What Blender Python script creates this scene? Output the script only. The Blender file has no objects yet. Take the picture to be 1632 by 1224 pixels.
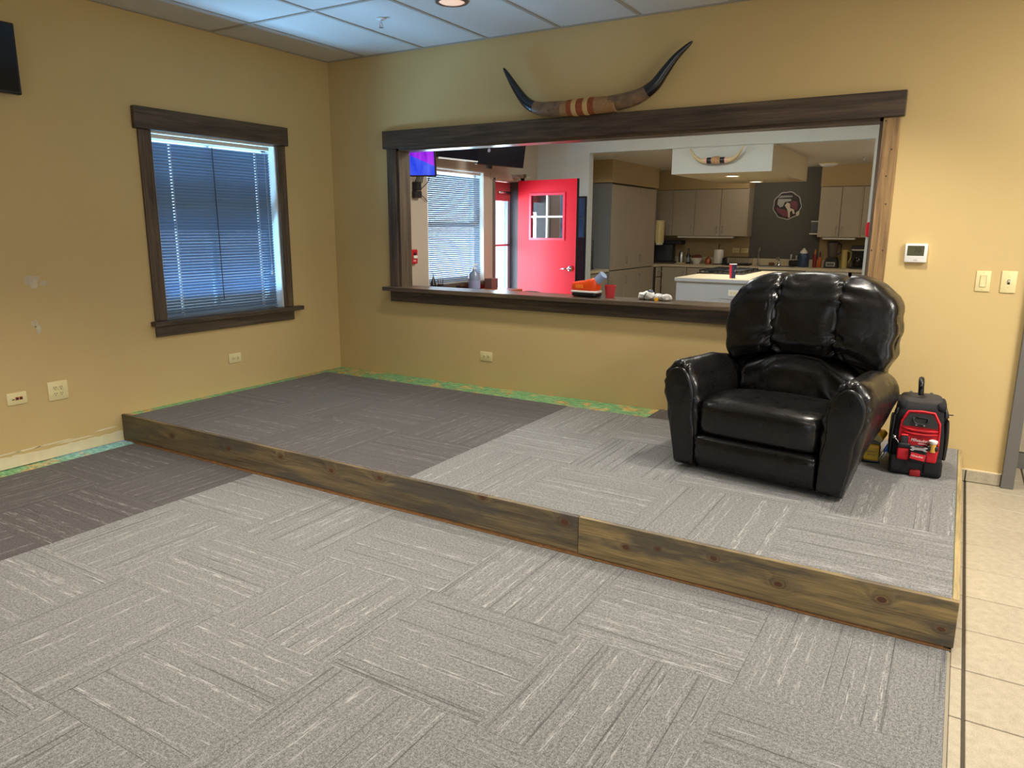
import bpy, bmesh, math, random
from mathutils import Vector, Matrix, noise as mnoise
random.seed(7)
D = bpy.data
SC = bpy.context.scene
COL = SC.collection
PI = math.pi

# ------------------------------------------------------------------ camera
F_PX = 1173.39
cam_d = D.cameras.new('camera'); cam = D.objects.new('camera', cam_d); COL.objects.link(cam)
cam_d.sensor_fit = 'HORIZONTAL'; cam_d.sensor_width = 36.0; cam_d.lens = 36.0 * F_PX / 1632.0
cam_d.clip_start = 0.05; cam_d.clip_end = 200
def cam_basis(yaw, pitch, roll):
    cy, sy, cp, sp = math.cos(yaw), math.sin(yaw), math.cos(pitch), math.sin(pitch)
    f = Vector((sy*cp, cy*cp, sp)); r = Vector((cy, -sy, 0)); u = r.cross(f)
    cr, sr = math.cos(roll), math.sin(roll)
    return cr*r + sr*u, -sr*r + cr*u, f
_r, _u, _f = cam_basis(-0.5423, -0.2095, 0.0052)
cam.matrix_world = Matrix(((_r.x, _u.x, -_f.x, 4.8951), (_r.y, _u.y, -_f.y, -5.0028), (_r.z, _u.z, -_f.z, 1.4736), (0, 0, 0, 1)))
SC.camera = cam

# ------------------------------------------------------------------ world, exposure, daylight
vs = SC.view_settings
vs.view_transform = 'Standard'; vs.look = 'None'; vs.gamma = 1.0; vs.use_curve_mapping = False
vs.exposure = 0.12
SC.cycles.use_denoising = True
SC.cycles.max_bounces = 8; SC.cycles.diffuse_bounces = 5; SC.cycles.glossy_bounces = 4
SC.cycles.transparent_max_bounces = 16; SC.cycles.caustics_reflective = False; SC.cycles.caustics_refractive = False
SC.cycles.sample_clamp_indirect = 6.0
world = D.worlds.new('sky'); SC.world = world; world.use_nodes = True
bg = world.node_tree.nodes['Background']
bg.inputs[0].default_value = (0.72, 0.86, 1.0, 1); bg.inputs[1].default_value = 2.2

def area(name, loc, direction, sx, sy, power, col):
    l = D.lights.new(name, 'AREA'); l.shape = 'RECTANGLE'; l.size = sx; l.size_y = sy
    l.energy = power; l.color = col
    o = D.objects.new(name, l); COL.objects.link(o); o.location = loc
    o.rotation_euler = Vector(direction).to_track_quat('-Z', 'Y').to_euler()
    return o
area('daylight_near_window', (-1.05, -1.19, 0.02), (0.75, 0, 1), 1.8, 0.8, 1700, (0.33, 0.63, 1.0))
area('daylight_dining_window', (-1.6, 2.9, 1.6), (1, -0.2, 0), 3.4, 2.6, 90, (0.78, 0.90, 1.0))
area('daylight_dining_door', (-2.6, 5.6, 1.25), (1, -0.55, 0), 2.4, 2.5, 800, (0.95, 0.98, 1.0))
area('fill_dining_door_leaf', (-1.5, 2.2, 0.9), (1, 0.55, 0.0), 1.2, 1.6, 340, (0.95, 0.98, 1.0))  # extra fill outside the doorway, added to brighten the red leaf
area('daylight_rear_window', (6.3, -9.2, 1.55), (0, 1, 0), 4.2, 1.9, 4, (1.0, 0.97, 0.92))
area('daylight_right_window', (9.2, -3.4, 1.45), (-1, 0, 0), 2.6, 1.7, 16, (0.98, 0.98, 1.0))

# ------------------------------------------------------------------ helpers
def lin(c):
    out = []
    for v in c[:3]:
        v = v / 255.0
        out.append(v/12.92 if v <= 0.04045 else ((v+0.055)/1.055)**2.4)
    return (*out, 1.0)

class NT:
    def __init__(s, name):
        s.m = D.materials.new(name); s.m.use_nodes = True; s.t = s.m.node_tree
        s.b = s.t.nodes['Principled BSDF']; s.out = s.t.nodes['Material Output']
    def n(s, typ, ins=None, **props):
        nd = s.t.nodes.new(typ)
        for k, v in props.items(): setattr(nd, k, v)
        for k, v in (ins or {}).items():
            sock = nd.inputs[k]
            if isinstance(v, bpy.types.NodeSocket): s.t.links.new(v, sock)
            else: sock.default_value = v
        return nd
    def link(s, a, b): s.t.links.new(a, b)
    def math(s, op, a, b=0.0, c=0.0, clamp=False):
        nd = s.t.nodes.new('ShaderNodeMath'); nd.operation = op; nd.use_clamp = clamp
        for i, v in enumerate((a, b, c)):
            if isinstance(v, bpy.types.NodeSocket): s.t.links.new(v, nd.inputs[i])
            else: nd.inputs[i].default_value = v
        return nd.outputs[0]
    def ramp(s, fac, stops, interp='LINEAR'):
        nd = s.t.nodes.new('ShaderNodeValToRGB'); s.t.links.new(fac, nd.inputs[0]); cr = nd.color_ramp; cr.interpolation = interp
        while len(cr.elements) < len(stops): cr.elements.new(0.5)
        for e, (p, c) in zip(cr.elements, stops):
            e.position = p; e.color = c if len(c) == 4 else (*c, 1)
        return nd.outputs[0]
    def mix(s, fac, a, b):
        nd = s.t.nodes.new('ShaderNodeMix'); nd.data_type = 'RGBA'
        for sock, v in ((nd.inputs[0], fac), (nd.inputs[6], a), (nd.inputs[7], b)):
            if isinstance(v, bpy.types.NodeSocket): s.t.links.new(v, sock)
            else: sock.default_value = v
        return nd.outputs[2]
    def coords(s, scale=(1, 1, 1), kind='Object', rot=(0, 0, 0), offset=None):
        tc = s.t.nodes.new('ShaderNodeTexCoord'); mp = s.t.nodes.new('ShaderNodeMapping')
        s.t.links.new(tc.outputs[kind], mp.inputs[0]); mp.inputs['Scale'].default_value = scale; mp.inputs['Rotation'].default_value = rot
        if offset is not None: s.t.links.new(offset, mp.inputs['Location'])
        return mp.outputs[0]
    def noise(s, vec, scale=5, detail=2, rough=0.5, dist=0.0):
        nd = s.n('ShaderNodeTexNoise', {'Scale': scale, 'Detail': detail, 'Roughness': rough, 'Distortion': dist})
        s.t.links.new(vec, nd.inputs['Vector']); return nd.outputs[0]
    def bump(s, h, strength=0.2, dist=0.01):
        nd = s.n('ShaderNodeBump', {'Strength': strength, 'Distance': dist}); s.t.links.new(h, nd.inputs['Height'])
        s.t.links.new(nd.outputs[0], s.b.inputs['Normal'])

MATS = {}
def pm(name, c, rough=0.5, metal=0.0, spec=0.5, var=0.0, vscale=6, bump=0.0, bscale=80, coat=0.0, emit=None, estr=0.0, trans=0.0):
    if name in MATS: return MATS[name]
    t = NT(name); b = t.b
    col = lin(c)
    b.inputs['Base Color'].default_value = col; b.inputs['Roughness'].default_value = rough
    b.inputs['Metallic'].default_value = metal; b.inputs['Specular IOR Level'].default_value = spec
    if coat: b.inputs['Coat Weight'].default_value = coat; b.inputs['Coat Roughness'].default_value = 0.15
    if emit: b.inputs['Emission Color'].default_value = lin(emit); b.inputs['Emission Strength'].default_value = estr
    if trans: b.inputs['Transmission Weight'].default_value = trans
    v = t.coords()
    nz = t.noise(v, vscale, 3)
    dk = tuple(x*(1-var) for x in col[:3]) + (1,); lt = tuple(min(1, x*(1+var)) for x in col[:3]) + (1,)
    t.link(t.ramp(nz, [(0.3, dk), (0.7, lt)]), b.inputs['Base Color'])
    if bump: t.bump(t.noise(v, bscale, 3), bump, 0.003)
    MATS[name] = t.m
    return t.m

def glass(name, tint=(235, 245, 250), refl=0.10):
    if name in MATS: return MATS[name]
    t = NT(name)
    tr = t.n('ShaderNodeBsdfTransparent', {'Color': lin(tint)}); gl = t.n('ShaderNodeBsdfGlossy', {'Roughness': 0.02})
    fr = t.n('ShaderNodeLayerWeight', {'Blend': 0.35})
    f = t.math('MULTIPLY_ADD', fr.outputs['Fresnel'], 0.6, refl, True)
    mx = t.n('ShaderNodeMixShader', {0: f}); t.link(tr.outputs[0], mx.inputs[1]); t.link(gl.outputs[0], mx.inputs[2])
    t.link(mx.outputs[0], t.out.inputs[0]); MATS[name] = t.m
    return t.m

def emission(name, c, s):
    if name in MATS: return MATS[name]
    t = NT(name); e = t.n('ShaderNodeEmission', {'Color': lin(c), 'Strength': s}); t.link(e.outputs[0], t.out.inputs[0])
    MATS[name] = t.m
    return t.m

def wood(name, dark, mid, light, axis='x', rough=0.45, knots=None, off=(0, 0, 0), stain=0.0, bump=0.12):
    if name in MATS: return MATS[name]
    t = NT(name)
    tc = t.n('ShaderNodeTexCoord'); add = t.n('ShaderNodeVectorMath', {1: off}, operation='ADD'); t.link(tc.outputs['Object'], add.inputs[0])
    P = add.outputs[0]
    kmask = None
    if knots:
        sx = t.n('ShaderNodeSeparateXYZ'); t.link(tc.outputs['Object'], sx.inputs[0])
        for (kx, kz, r) in knots:
            dx = t.math('SUBTRACT', sx.outputs['X'], kx); dz = t.math('SUBTRACT', sx.outputs['Z'], kz)
            d2 = t.math('ADD', t.math('MULTIPLY', t.math('MULTIPLY', dx, dx), 0.45), t.math('MULTIPLY', dz, dz))
            g = t.math('DIVIDE', r*r, t.math('ADD', d2, r*r))
            kmask = g if kmask is None else t.math('MAXIMUM', kmask, g)
    sc = {'x': (0.9, 13, 13), 'y': (13, 0.9, 13), 'z': (13, 13, 0.9)}[axis]
    fs = {'x': (3, 170, 170), 'y': (170, 3, 170), 'z': (170, 170, 3)}[axis]
    m1 = t.n('ShaderNodeMapping', {'Scale': sc}); t.link(P, m1.inputs[0])
    m2 = t.n('ShaderNodeMapping', {'Scale': fs}); t.link(P, m2.inputs[0])
    vec = m1.outputs[0]
    if kmask is not None:
        off3 = t.n('ShaderNodeCombineXYZ'); t.link(t.math('MULTIPLY', kmask, 2.2), off3.inputs[2]); t.link(t.math('MULTIPLY', kmask, 1.0), off3.inputs[1])
        ad = t.n('ShaderNodeVectorMath', operation='ADD'); t.link(vec, ad.inputs[0]); t.link(off3.outputs[0], ad.inputs[1]); vec = ad.outputs[0]
    big = t.noise(vec, 1.9, 9, 0.68, 0.35)
    ringw = t.math('FRACT', t.math('MULTIPLY', t.noise(vec, 0.55, 1, 0.4, 0.3), 9.0))
    fine = t.noise(m2.outputs[0], 1.0, 3)
    f = t.math('ADD', t.math('MULTIPLY', big, 0.7), t.math('ADD', t.math('MULTIPLY', ringw, 0.05), t.math('MULTIPLY', fine, 0.30)))
    col = t.ramp(f, [(0.38, lin(dark)), (0.53, lin(mid)), (0.70, lin(light))])
    if stain:
        m3 = t.n('ShaderNodeMapping', {'Scale': {'x': (1.6, 5, 7), 'y': (5, 1.6, 7), 'z': (5, 7, 1.6)}[axis]}); t.link(P, m3.inputs[0])
        st = t.ramp(t.noise(m3.outputs[0], 1.0, 4, 0.6), [(0.50, (0, 0, 0)), (0.60, (1, 1, 1))])
        col = t.mix(t.math('MULTIPLY', st, stain), col, lin((70, 68, 64)))
    if kmask is not None:
        km = t.ramp(kmask, [(0.18, (0, 0, 0)), (0.34, (0.45, 0.45, 0.45)), (0.5, (0.15, 0.15, 0.15)), (0.62, (1, 1, 1))])
        col = t.mix(km, col, lin((84, 50, 30)))
    t.link(col, t.b.inputs['Base Color']); t.b.inputs['Roughness'].default_value = rough
    t.bump(f, bump, 0.004); MATS[name] = t.m
    return t.m

def link(o, parent=None):
    COL.objects.link(o)
    if parent is not None: o.parent = parent
    return o
def mesh_obj(name, verts, faces, mat, parent=None, smooth=False):
    me = D.meshes.new(name); me.from_pydata([tuple(v) for v in verts], [], faces); me.update()
    if smooth: me.polygons.foreach_set('use_smooth', [True]*len(me.polygons))
    if mat: me.materials.append(mat)
    return link(D.objects.new(name, me), parent)
def tag(o, label, cat, group=None):
    o['label'] = label; o['category'] = cat
    if group: o['group'] = group
    return o
def thing(name, loc, label, cat, rz=0, group=None):
    o = D.objects.new(name, None); o.empty_display_size = 0.05; COL.objects.link(o)
    o.location = loc; o.rotation_euler = (0, 0, rz)
    return tag(o, label, cat, group)
def struct(o): o['kind'] = 'structure'; return o
def copy_tree(o, parent=None):
    c = o.copy(); COL.objects.link(c); c.parent = parent
    for ch in list(o.children): copy_tree(ch, c)
    return c

class MB:
    """collects geometry, then becomes ONE mesh object"""
    def __init__(s): s.v = []; s.f = []
    def add(s, v, f):
        k = len(s.v); s.v += [Vector(p) for p in v]; s.f += [[i+k for i in q] for q in f]; return s
    def box(s, x0, x1, y0, y1, z0, z1, bev=0.0, seg=1, mat=None):
        bm = bmesh.new(); bmesh.ops.create_cube(bm, size=1)
        for v in bm.verts: v.co = Vector(((x0+x1)/2+v.co.x*(x1-x0), (y0+y1)/2+v.co.y*(y1-y0), (z0+z1)/2+v.co.z*(z1-z0)))
        if bev: bmesh.ops.bevel(bm, geom=bm.edges[:], offset=min(bev, 0.49*min(abs(x1-x0), abs(y1-y0), abs(z1-z0))), segments=seg, affect='EDGES', profile=0.5)
        if mat:
            for v in bm.verts: v.co = mat @ v.co
        bm.verts.index_update(); s.add([v.co.copy() for v in bm.verts], [[v.index for v in f.verts] for f in bm.faces]); bm.free(); return s
    def prism(s, poly, axis, a0, a1):
        # poly: 2D points counter-clockwise; axis: 'x','y','z'
        def P(p, a): return {'x': (a, p[0], p[1]), 'y': (p[0], a, p[1]), 'z': (p[0], p[1], a)}[axis]
        n = len(poly); v = [P(p, a0) for p in poly] + [P(p, a1) for p in poly]
        f = [list(range(n))[::-1], list(range(n, 2*n))] + [[i, (i+1) % n, n+(i+1) % n, n+i] for i in range(n)]
        return s.add(v, f)
    def lathe(s, prof, c=(0, 0, 0), n=20, axis='z', cap=True):
        v = []; f = []
        for (r, h) in prof:
            for i in range(n):
                a = 2*PI*i/n; x, y = r*math.cos(a), r*math.sin(a)
                v.append({'z': (c[0]+x, c[1]+y, c[2]+h), 'y': (c[0]+x, c[1]+h, c[2]-y), 'x': (c[0]+h, c[1]+x, c[2]+y)}[axis])
        m = len(prof)
        for j in range(m-1):
            for i in range(n): f.append([j*n+i, j*n+(i+1) % n, (j+1)*n+(i+1) % n, (j+1)*n+i])
        if cap: f.append(list(range(n))[::-1]); f.append([(m-1)*n+i for i in range(n)])
        return s.add(v, f)
    def tube(s, pts, r, n=8):
        pts = [Vector(p) for p in pts]; rr = r if isinstance(r, (list, tuple)) else [r]*len(pts)
        v = []; f = []; up = Vector((0, 0, 1))
        for i, p in enumerate(pts):
            d = (pts[min(i+1, len(pts)-1)] - pts[max(i-1, 0)]).normalized()
            a = d.cross(up)
            if a.length < 0.2: a = d.cross(Vector((0, 1, 0)))
            a.normalize(); b = d.cross(a).normalized()
            for k in range(n):
                t = 2*PI*k/n; v.append(p + (a*math.cos(t) + b*math.sin(t))*rr[i])
        for i in range(len(pts)-1):
            for k in range(n): f.append([i*n+k, i*n+(k+1) % n, (i+1)*n+(k+1) % n, (i+1)*n+k])
        f.append(list(range(n))[::-1]); f.append([(len(pts)-1)*n+k for k in range(n)])
        return s.add(v, f)
    def loft(s, rings):
        n = len(rings[0]); v = [p for r in rings for p in r]; f = []
        for j in range(len(rings)-1):
            for i in range(n): f.append([j*n+i, j*n+(i+1) % n, (j+1)*n+(i+1) % n, (j+1)*n+i])
        f.append(list(range(n))[::-1]); f.append([(len(rings)-1)*n+i for i in range(n)])
        return s.add(v, f)
    def superq(s, c, h, e1, e2, nphi=24, nth=40, deform=None):
        def S(a, e): q = math.sin(a); return math.copysign(abs(q)**e, q)
        def C(a, e): q = math.cos(a); return math.copysign(abs(q)**e, q)
        v = []; f = []
        for j in range(nphi+1):
            ph = -PI/2 + PI*j/nphi
            for i in range(nth):
                th = 2*PI*i/nth; r = max(C(ph, e1), 0.0) if j not in (0, nphi) else 0.0
                X, Y, Z = S(ph, e1), r*C(th, e2), r*S(th, e2)
                p = Vector((c[0]+h[0]*X, c[1]+h[1]*Y, c[2]+h[2]*Z))
                if deform: p = deform(p, X, Y, Z)
                v.append(p)
        for j in range(nphi):
            for i in range(nth): f.append([j*nth+i, j*nth+(i+1) % nth, (j+1)*nth+(i+1) % nth, (j+1)*nth+i])
        return s.add(v, f)
    def xf(s, m):
        s.v = [m @ p for p in s.v]; return s
    def build(s, name, mat, parent=None, smooth=False, autosmooth=None):
        o = mesh_obj(name, s.v, s.f, mat, parent, smooth or autosmooth is not None)
        bm = bmesh.new(); bm.from_mesh(o.data)
        bmesh.ops.remove_doubles(bm, verts=bm.verts, dist=1e-6); bmesh.ops.recalc_face_normals(bm, faces=bm.faces)
        bm.to_mesh(o.data); bm.free()
        if autosmooth is not None: o.data.set_sharp_from_angle(angle=math.radians(autosmooth))
        return o
def B(name, dims, mat, parent=None, bev=0.0, seg=1):
    return MB().box(*dims, bev=bev, seg=seg).build(name, mat, parent, autosmooth=35 if bev else None)
def crom(pts, n=6, closed=False):
    pts = [Vector(p) for p in pts]; out = []; m = len(pts)
    rng = range(m) if closed else range(m-1)
    for i in rng:
        g = (lambda k: pts[k % m]) if closed else (lambda k: pts[max(0, min(m-1, k))])
        p0, p1, p2, p3 = g(i-1), g(i), g(i+1), g(i+2)
        for k in range(n):
            t = k/n
            out.append(0.5*((2*p1) + (p2-p0)*t + (2*p0-5*p1+4*p2-p3)*t*t + (3*p1-p0-3*p2+p3)*t*t*t))
    if not closed: out.append(pts[-1])
    return out
def lettering(body, size, parent, mat, M, name='lettering', shear=0.0, extrude=0.0004, sx=1.0):
    cu = D.curves.new(name, 'FONT'); cu.body = body; cu.size = size; cu.extrude = extrude; cu.align_x = 'CENTER'; cu.align_y = 'CENTER'; cu.shear = shear; cu.resolution_u = 2
    tmp = D.objects.new('tmp_text', cu); COL.objects.link(tmp)
    dg = bpy.context.evaluated_depsgraph_get(); me = D.meshes.new_from_object(tmp.evaluated_get(dg)); D.objects.remove(tmp); D.curves.remove(cu)
    me.transform(M @ Matrix.Diagonal((sx, 1, 1, 1))); me.materials.clear(); me.materials.append(mat); me.name = name
    return link(D.objects.new(name, me), parent)
def frame_m(loc, right, up):
    r = Vector(right).normalized(); u = Vector(up).normalized(); n = r.cross(u)
    return Matrix(((r.x, u.x, n.x, loc[0]), (r.y, u.y, n.y, loc[1]), (r.z, u.z, n.z, loc[2]), (0, 0, 0, 1)))

# ------------------------------------------------------------------ materials
m_tan = pm('tan_wall_paint', (207, 180, 124), 0.62, var=0.02, vscale=2, bump=0.06, bscale=180, spec=0.3)
m_grey_wall = pm('pale_grey_wall_paint', (200, 204, 200), 0.7, var=0.015, bump=0.04, bscale=160, spec=0.3)
m_greige = pm('greige_wall_paint', (186, 172, 154), 0.7, var=0.02, bump=0.04, bscale=160, spec=0.3)
m_dark_wall = pm('charcoal_wall_paint', (92, 91, 86), 0.7, var=0.02)
m_kit_wall = pm('kitchen_tan_paint', (176, 154, 112), 0.7, var=0.02)
m_white_ceil = pm('white_ceiling_paint', (214, 208, 196), 0.85, var=0.01)
m_ceil_tile = pm('ceiling_tile_board', (212, 210, 204), 0.95, var=0.02, vscale=60, bump=0.25, bscale=240, spec=0.1)
m_grid = pm('ceiling_grid_metal', (168, 160, 148), 0.5)
m_white = pm('white_plastic', (232, 230, 224), 0.4)
m_cream = pm('cream_plastic', (232, 216, 160), 0.35)
m_cream_dk = pm('cream_plastic_dark', (206, 188, 132), 0.4)  # darker cream for small plate parts and the dome rim
m_slot = pm('dark_slot', (40, 30, 22), 0.6)
m_black = pm('black_plastic', (16, 16, 18), 0.4)
m_black_gloss = pm('black_gloss', (8, 8, 12), 0.12)
m_blackfab = pm('black_fabric', (20, 20, 22), 0.85, var=0.2, vscale=120, bump=0.3, bscale=400)
m_redfab = pm('red_fabric', (190, 16, 30), 0.7, var=0.12, vscale=30, bump=0.25, bscale=400)
m_redtrim = pm('red_trim', (214, 30, 44), 0.55)
m_steel = pm('brushed_steel', (190, 190, 190), 0.28, metal=1.0)
m_chrome = pm('chrome', (220, 222, 226), 0.12, metal=1.0)
m_greymetal = pm('grey_painted_steel', (104, 102, 96), 0.45)
m_yellow = pm('yellow_plastic', (240, 176, 18), 0.4)
m_orange = pm('orange_plastic', (240, 78, 8), 0.4)
m_red_door = pm('red_door_paint', (216, 14, 40), 0.5, var=0.02, spec=0.25)
m_cab = pm('cabinet_laminate', (176, 166, 148), 0.5, var=0.02)
m_cab_edge = pm('cabinet_shadow_gap', (60, 50, 38), 0.7)
m_cab_side = pm('cabinet_grey_side', (132, 134, 136), 0.55)
m_counter = pm('counter_laminate', (214, 202, 172), 0.4, var=0.04, vscale=90)
m_island = pm('island_panel', (176, 182, 190), 0.5, var=0.02)
m_slat = None
m_glass = glass('window_glass')
m_trim = wood('stained_trim', (46, 38, 32), (78, 64, 51), (108, 90, 70), 'x', 0.42)
m_trim_y = wood('stained_trim_side', (46, 38, 32), (80, 66, 53), (108, 90, 70), 'y', 0.45, off=(3, 1, 0))
m_trim_z = wood('stained_trim_upright_lit', (92, 70, 46), (138, 108, 70), (174, 139, 90), 'z', 0.45, off=(1, 2, 5))  # right post: brighter light on this wood is put into its colour
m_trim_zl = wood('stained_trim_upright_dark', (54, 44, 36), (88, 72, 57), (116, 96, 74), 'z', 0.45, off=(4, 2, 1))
KN = [(0.558, .115, .012), (1.123, .120, .012), (1.589, .146, .012), (1.997, .134, .014), (2.352, .156, .014), (3.012, .176, .013), (3.464, .148, .016)]
KN2 = [(3.766, .098, .012), (3.912, .124, .008), (4.153, .141, .011), (4.413, .096, .012), (4.78, .132, .013), (4.978, .073, .010)]
m_fascia = wood('fascia_board_wood', (66, 58, 46), (104, 90, 66), (140, 120, 84), 'x', 0.5, KN, stain=0.7)
m_fascia2 = wood('fascia_board_wood_pale', (84, 72, 52), (134, 114, 76), (172, 146, 96), 'x', 0.5, KN2, off=(7, 0, 3), stain=0.75)
m_plyedge = pm('ply_edge', (122, 86, 50), 0.7, var=0.2, vscale=40)
m_rawwood = pm('raw_board_top', (168, 144, 108), 0.7, var=0.12, vscale=20)

def glue_mat():
    t = NT('green_adhesive_subfloor'); v = t.coords()
    a = t.noise(t.coords((5, 5, 1)), 1.4, 5, 0.6, 0.6); b = t.noise(t.coords((14, 30, 1)), 1.5, 4, 0.6, 0.8)
    g = t.ramp(b, [(0.3, lin((74, 130, 84))), (0.5, lin((118, 172, 116))), (0.7, lin((162, 204, 140)))])
    o = t.ramp(b, [(0.3, lin((150, 108, 56))), (0.55, lin((206, 176, 108))), (0.75, lin((226, 206, 142)))])
    t.link(t.mix(t.ramp(a, [(0.52, (0, 0, 0)), (0.6, (1, 1, 1))]), g, o), t.b.inputs['Base Color'])
    t.b.inputs['Roughness'].default_value = 0.6; t.bump(b, 0.4, 0.004); return t.m
m_glue = glue_mat()

def carpet_mat(name, base, dark, light, ldk=0.6, lam=0.85, up=32):
    t = NT(name)
    oi = t.n('ShaderNodeObjectInfo'); rx = t.math('MULTIPLY', oi.outputs['Random'], 57.0); cx = t.n('ShaderNodeCombineXYZ', {0: rx, 1: rx, 2: 0.0})
    P = t.coords((1, 1, 1))
    def mp(sc):
        m = t.n('ShaderNodeMapping', {'Scale': sc}); ad = t.n('ShaderNodeVectorMath', operation='ADD'); t.link(P, ad.inputs[0]); t.link(cx.outputs[0], ad.inputs[1]); t.link(ad.outputs[0], m.inputs[0]); return m.outputs[0]
    speck = t.noise(mp((1, 1, 1)), 260, 2, 0.7)
    spk2 = t.noise(mp((1, 1, 1)), 95, 2, 0.6)
    col = t.ramp(t.math('ADD', t.math('MULTIPLY', speck, 0.65), t.math('MULTIPLY', spk2, 0.35)), [(0.40, lin(dark)), (0.5, lin(base)), (0.61, lin(light))])
    band = t.ramp(t.noise(mp((0.3, 34, 1)), 1.0, 2, 0.55), [(0.52, (0, 0, 0)), (0.62, (1, 1, 1))])
    strk = t.ramp(t.noise(mp((11, 150, 1)), 1.0, 4, 0.75), [(0.50, (0, 0, 0)), (0.62, (1, 1, 1))])
    col = t.mix(t.math('MULTIPLY', t.math('MULTIPLY', band, strk), lam), col, lin(tuple(min(255, c+up) for c in light)))
    dl = t.ramp(t.noise(mp((0.45, 70, 1)), 1.0, 1, 0.3), [(0.625, (0, 0, 0)), (0.66, (1, 1, 1))])
    dl2 = t.ramp(t.noise(mp((3, 260, 1)), 1.0, 2, 0.5), [(0.42, (0, 0, 0)), (0.55, (1, 1, 1))])
    col = t.mix(t.math('MULTIPLY', t.math('MULTIPLY', dl, dl2), ldk), col, lin(tuple(c*0.45 for c in dark)))
    t.link(col, t.b.inputs['Base Color']); t.b.inputs['Roughness'].default_value = 0.95; t.b.inputs['Specular IOR Level'].default_value = 0.15
    t.b.inputs['Sheen Weight'].default_value = 0.25; t.b.inputs['Sheen Roughness'].default_value = 0.5
    t.bump(speck, 0.35, 0.004); return t.m
m_carpet = carpet_mat('grey_carpet', (117, 116, 114), (80, 79, 78), (149, 148, 145))
m_carpet_dk = carpet_mat('dark_grey_carpet', (70, 66, 64), (48, 44, 44), (95, 89, 86), lam=0.9, up=48)

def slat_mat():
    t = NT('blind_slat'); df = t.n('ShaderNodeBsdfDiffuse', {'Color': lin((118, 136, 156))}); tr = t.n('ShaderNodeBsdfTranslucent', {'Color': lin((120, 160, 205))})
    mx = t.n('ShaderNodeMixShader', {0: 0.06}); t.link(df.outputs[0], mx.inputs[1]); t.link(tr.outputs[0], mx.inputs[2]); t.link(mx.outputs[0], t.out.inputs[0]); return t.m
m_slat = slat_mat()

def leather_mat():
    t = NT('black_leather'); v = t.coords()
    a = t.noise(v, 9, 4, 0.6, 0.4); fine = t.noise(v, 260, 2, 0.6); w = t.noise(t.coords((9, 9, 11)), 1.3, 3, 0.55, 0.9)
    t.link(t.ramp(a, [(0.3, lin((10, 9, 10))), (0.7, lin((19, 16, 15)))]), t.b.inputs['Base Color'])
    t.link(t.ramp(w, [(0.3, (0.25,)*3), (0.7, (0.34,)*3)]), t.b.inputs['Roughness'])
    t.b.inputs['Specular IOR Level'].default_value = 0.5
    h = t.math('ADD', t.math('MULTIPLY', w, 1.0), t.math('MULTIPLY', fine, 0.03))
    t.bump(h, 0.14, 0.02); return t.m
m_leather = leather_mat()

def tile_mat():
    t = NT('cream_floor_tile'); v = t.coords(); oi = t.n('ShaderNodeObjectInfo')
    a = t.noise(v, 220, 3, 0.7); b = t.noise(v, 30, 3)
    c = t.ramp(t.math('ADD', t.math('MULTIPLY', a, 0.6), t.math('MULTIPLY', b, 0.4)), [(0.32, lin((150, 139, 118))), (0.5, lin((173, 162, 140))), (0.7, lin((191, 182, 160)))])
    hv = t.n('ShaderNodeHueSaturation', {'Value': t.math('MULTIPLY_ADD', oi.outputs['Random'], 0.06, 0.97)}); t.link(c, hv.inputs['Color'])
    t.link(hv.outputs[0], t.b.inputs['Base Color']); t.b.inputs['Roughness'].default_value = 0.42; t.bump(a, 0.06, 0.002); return t.m
m_tile = tile_mat()
m_grout = pm('dark_grout', (74, 64, 52), 0.9, var=0.1, vscale=50)

# ================================================================== MAIN ROOM SHELL
XR, YR, ZC = 9.0, -9.0, 2.862
# walls ------------------------------------------------------------
W1 = (-1.74, -0.64, 0.80, 2.116)           # near window opening y0,y1,z0,z1
mb = MB()
mb.box(-0.2, 0, YR, W1[0], 0, 3.0).box(-0.2, 0, W1[1], 0.065, 0, 3.0).box(-0.2, 0, W1[0], W1[1], 0, W1[2]).box(-0.2, 0, W1[0], W1[1], W1[3], 3.0)
wall_left = struct(mb.build('wall_left', m_tan))
OP = (0.745, 4.411, 0.93, 2.1115)            # pass-through opening x0,x1,z0,z1
mb = MB()
mb.box(0, OP[0], 0, 0.13, 0, 3.0).box(OP[1], 5.25, 0, 0.13, 0, 3.0).box(OP[0], OP[1], 0, 0.13, 0, OP[2]).box(OP[0], OP[1], 0, 0.13, OP[3], 3.0)
mb.box(5.25, 6.25, 0, 0.13, 2.12, 3.0).box(6.25, XR, 0, 0.13, 0, 3.0)
wall_back = struct(mb.build('wall_back', m_tan))
struct(MB().box(XR, XR+0.15, YR, -4.7, 0, 3.0).box(XR, XR+0.15, -2.1, 0.13, 0, 3.0).box(XR, XR+0.15, -4.7, -2.1, 0, 0.6).box(XR, XR+0.15, -4.7, -2.1, 2.3, 3.0).build('wall_right', m_tan))
mb = MB(); mb.box(-0.2, 4.2, YR-0.15, YR, 0, 3.0).box(8.4, XR+0.15, YR-0.15, YR, 0, 3.0).box(4.2, 8.4, YR-0.15, YR, 0, 0.6).box(4.2, 8.4, YR-0.15, YR, 2.5, 3.0)
struct(mb.build('wall_rear', m_tan))
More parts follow.
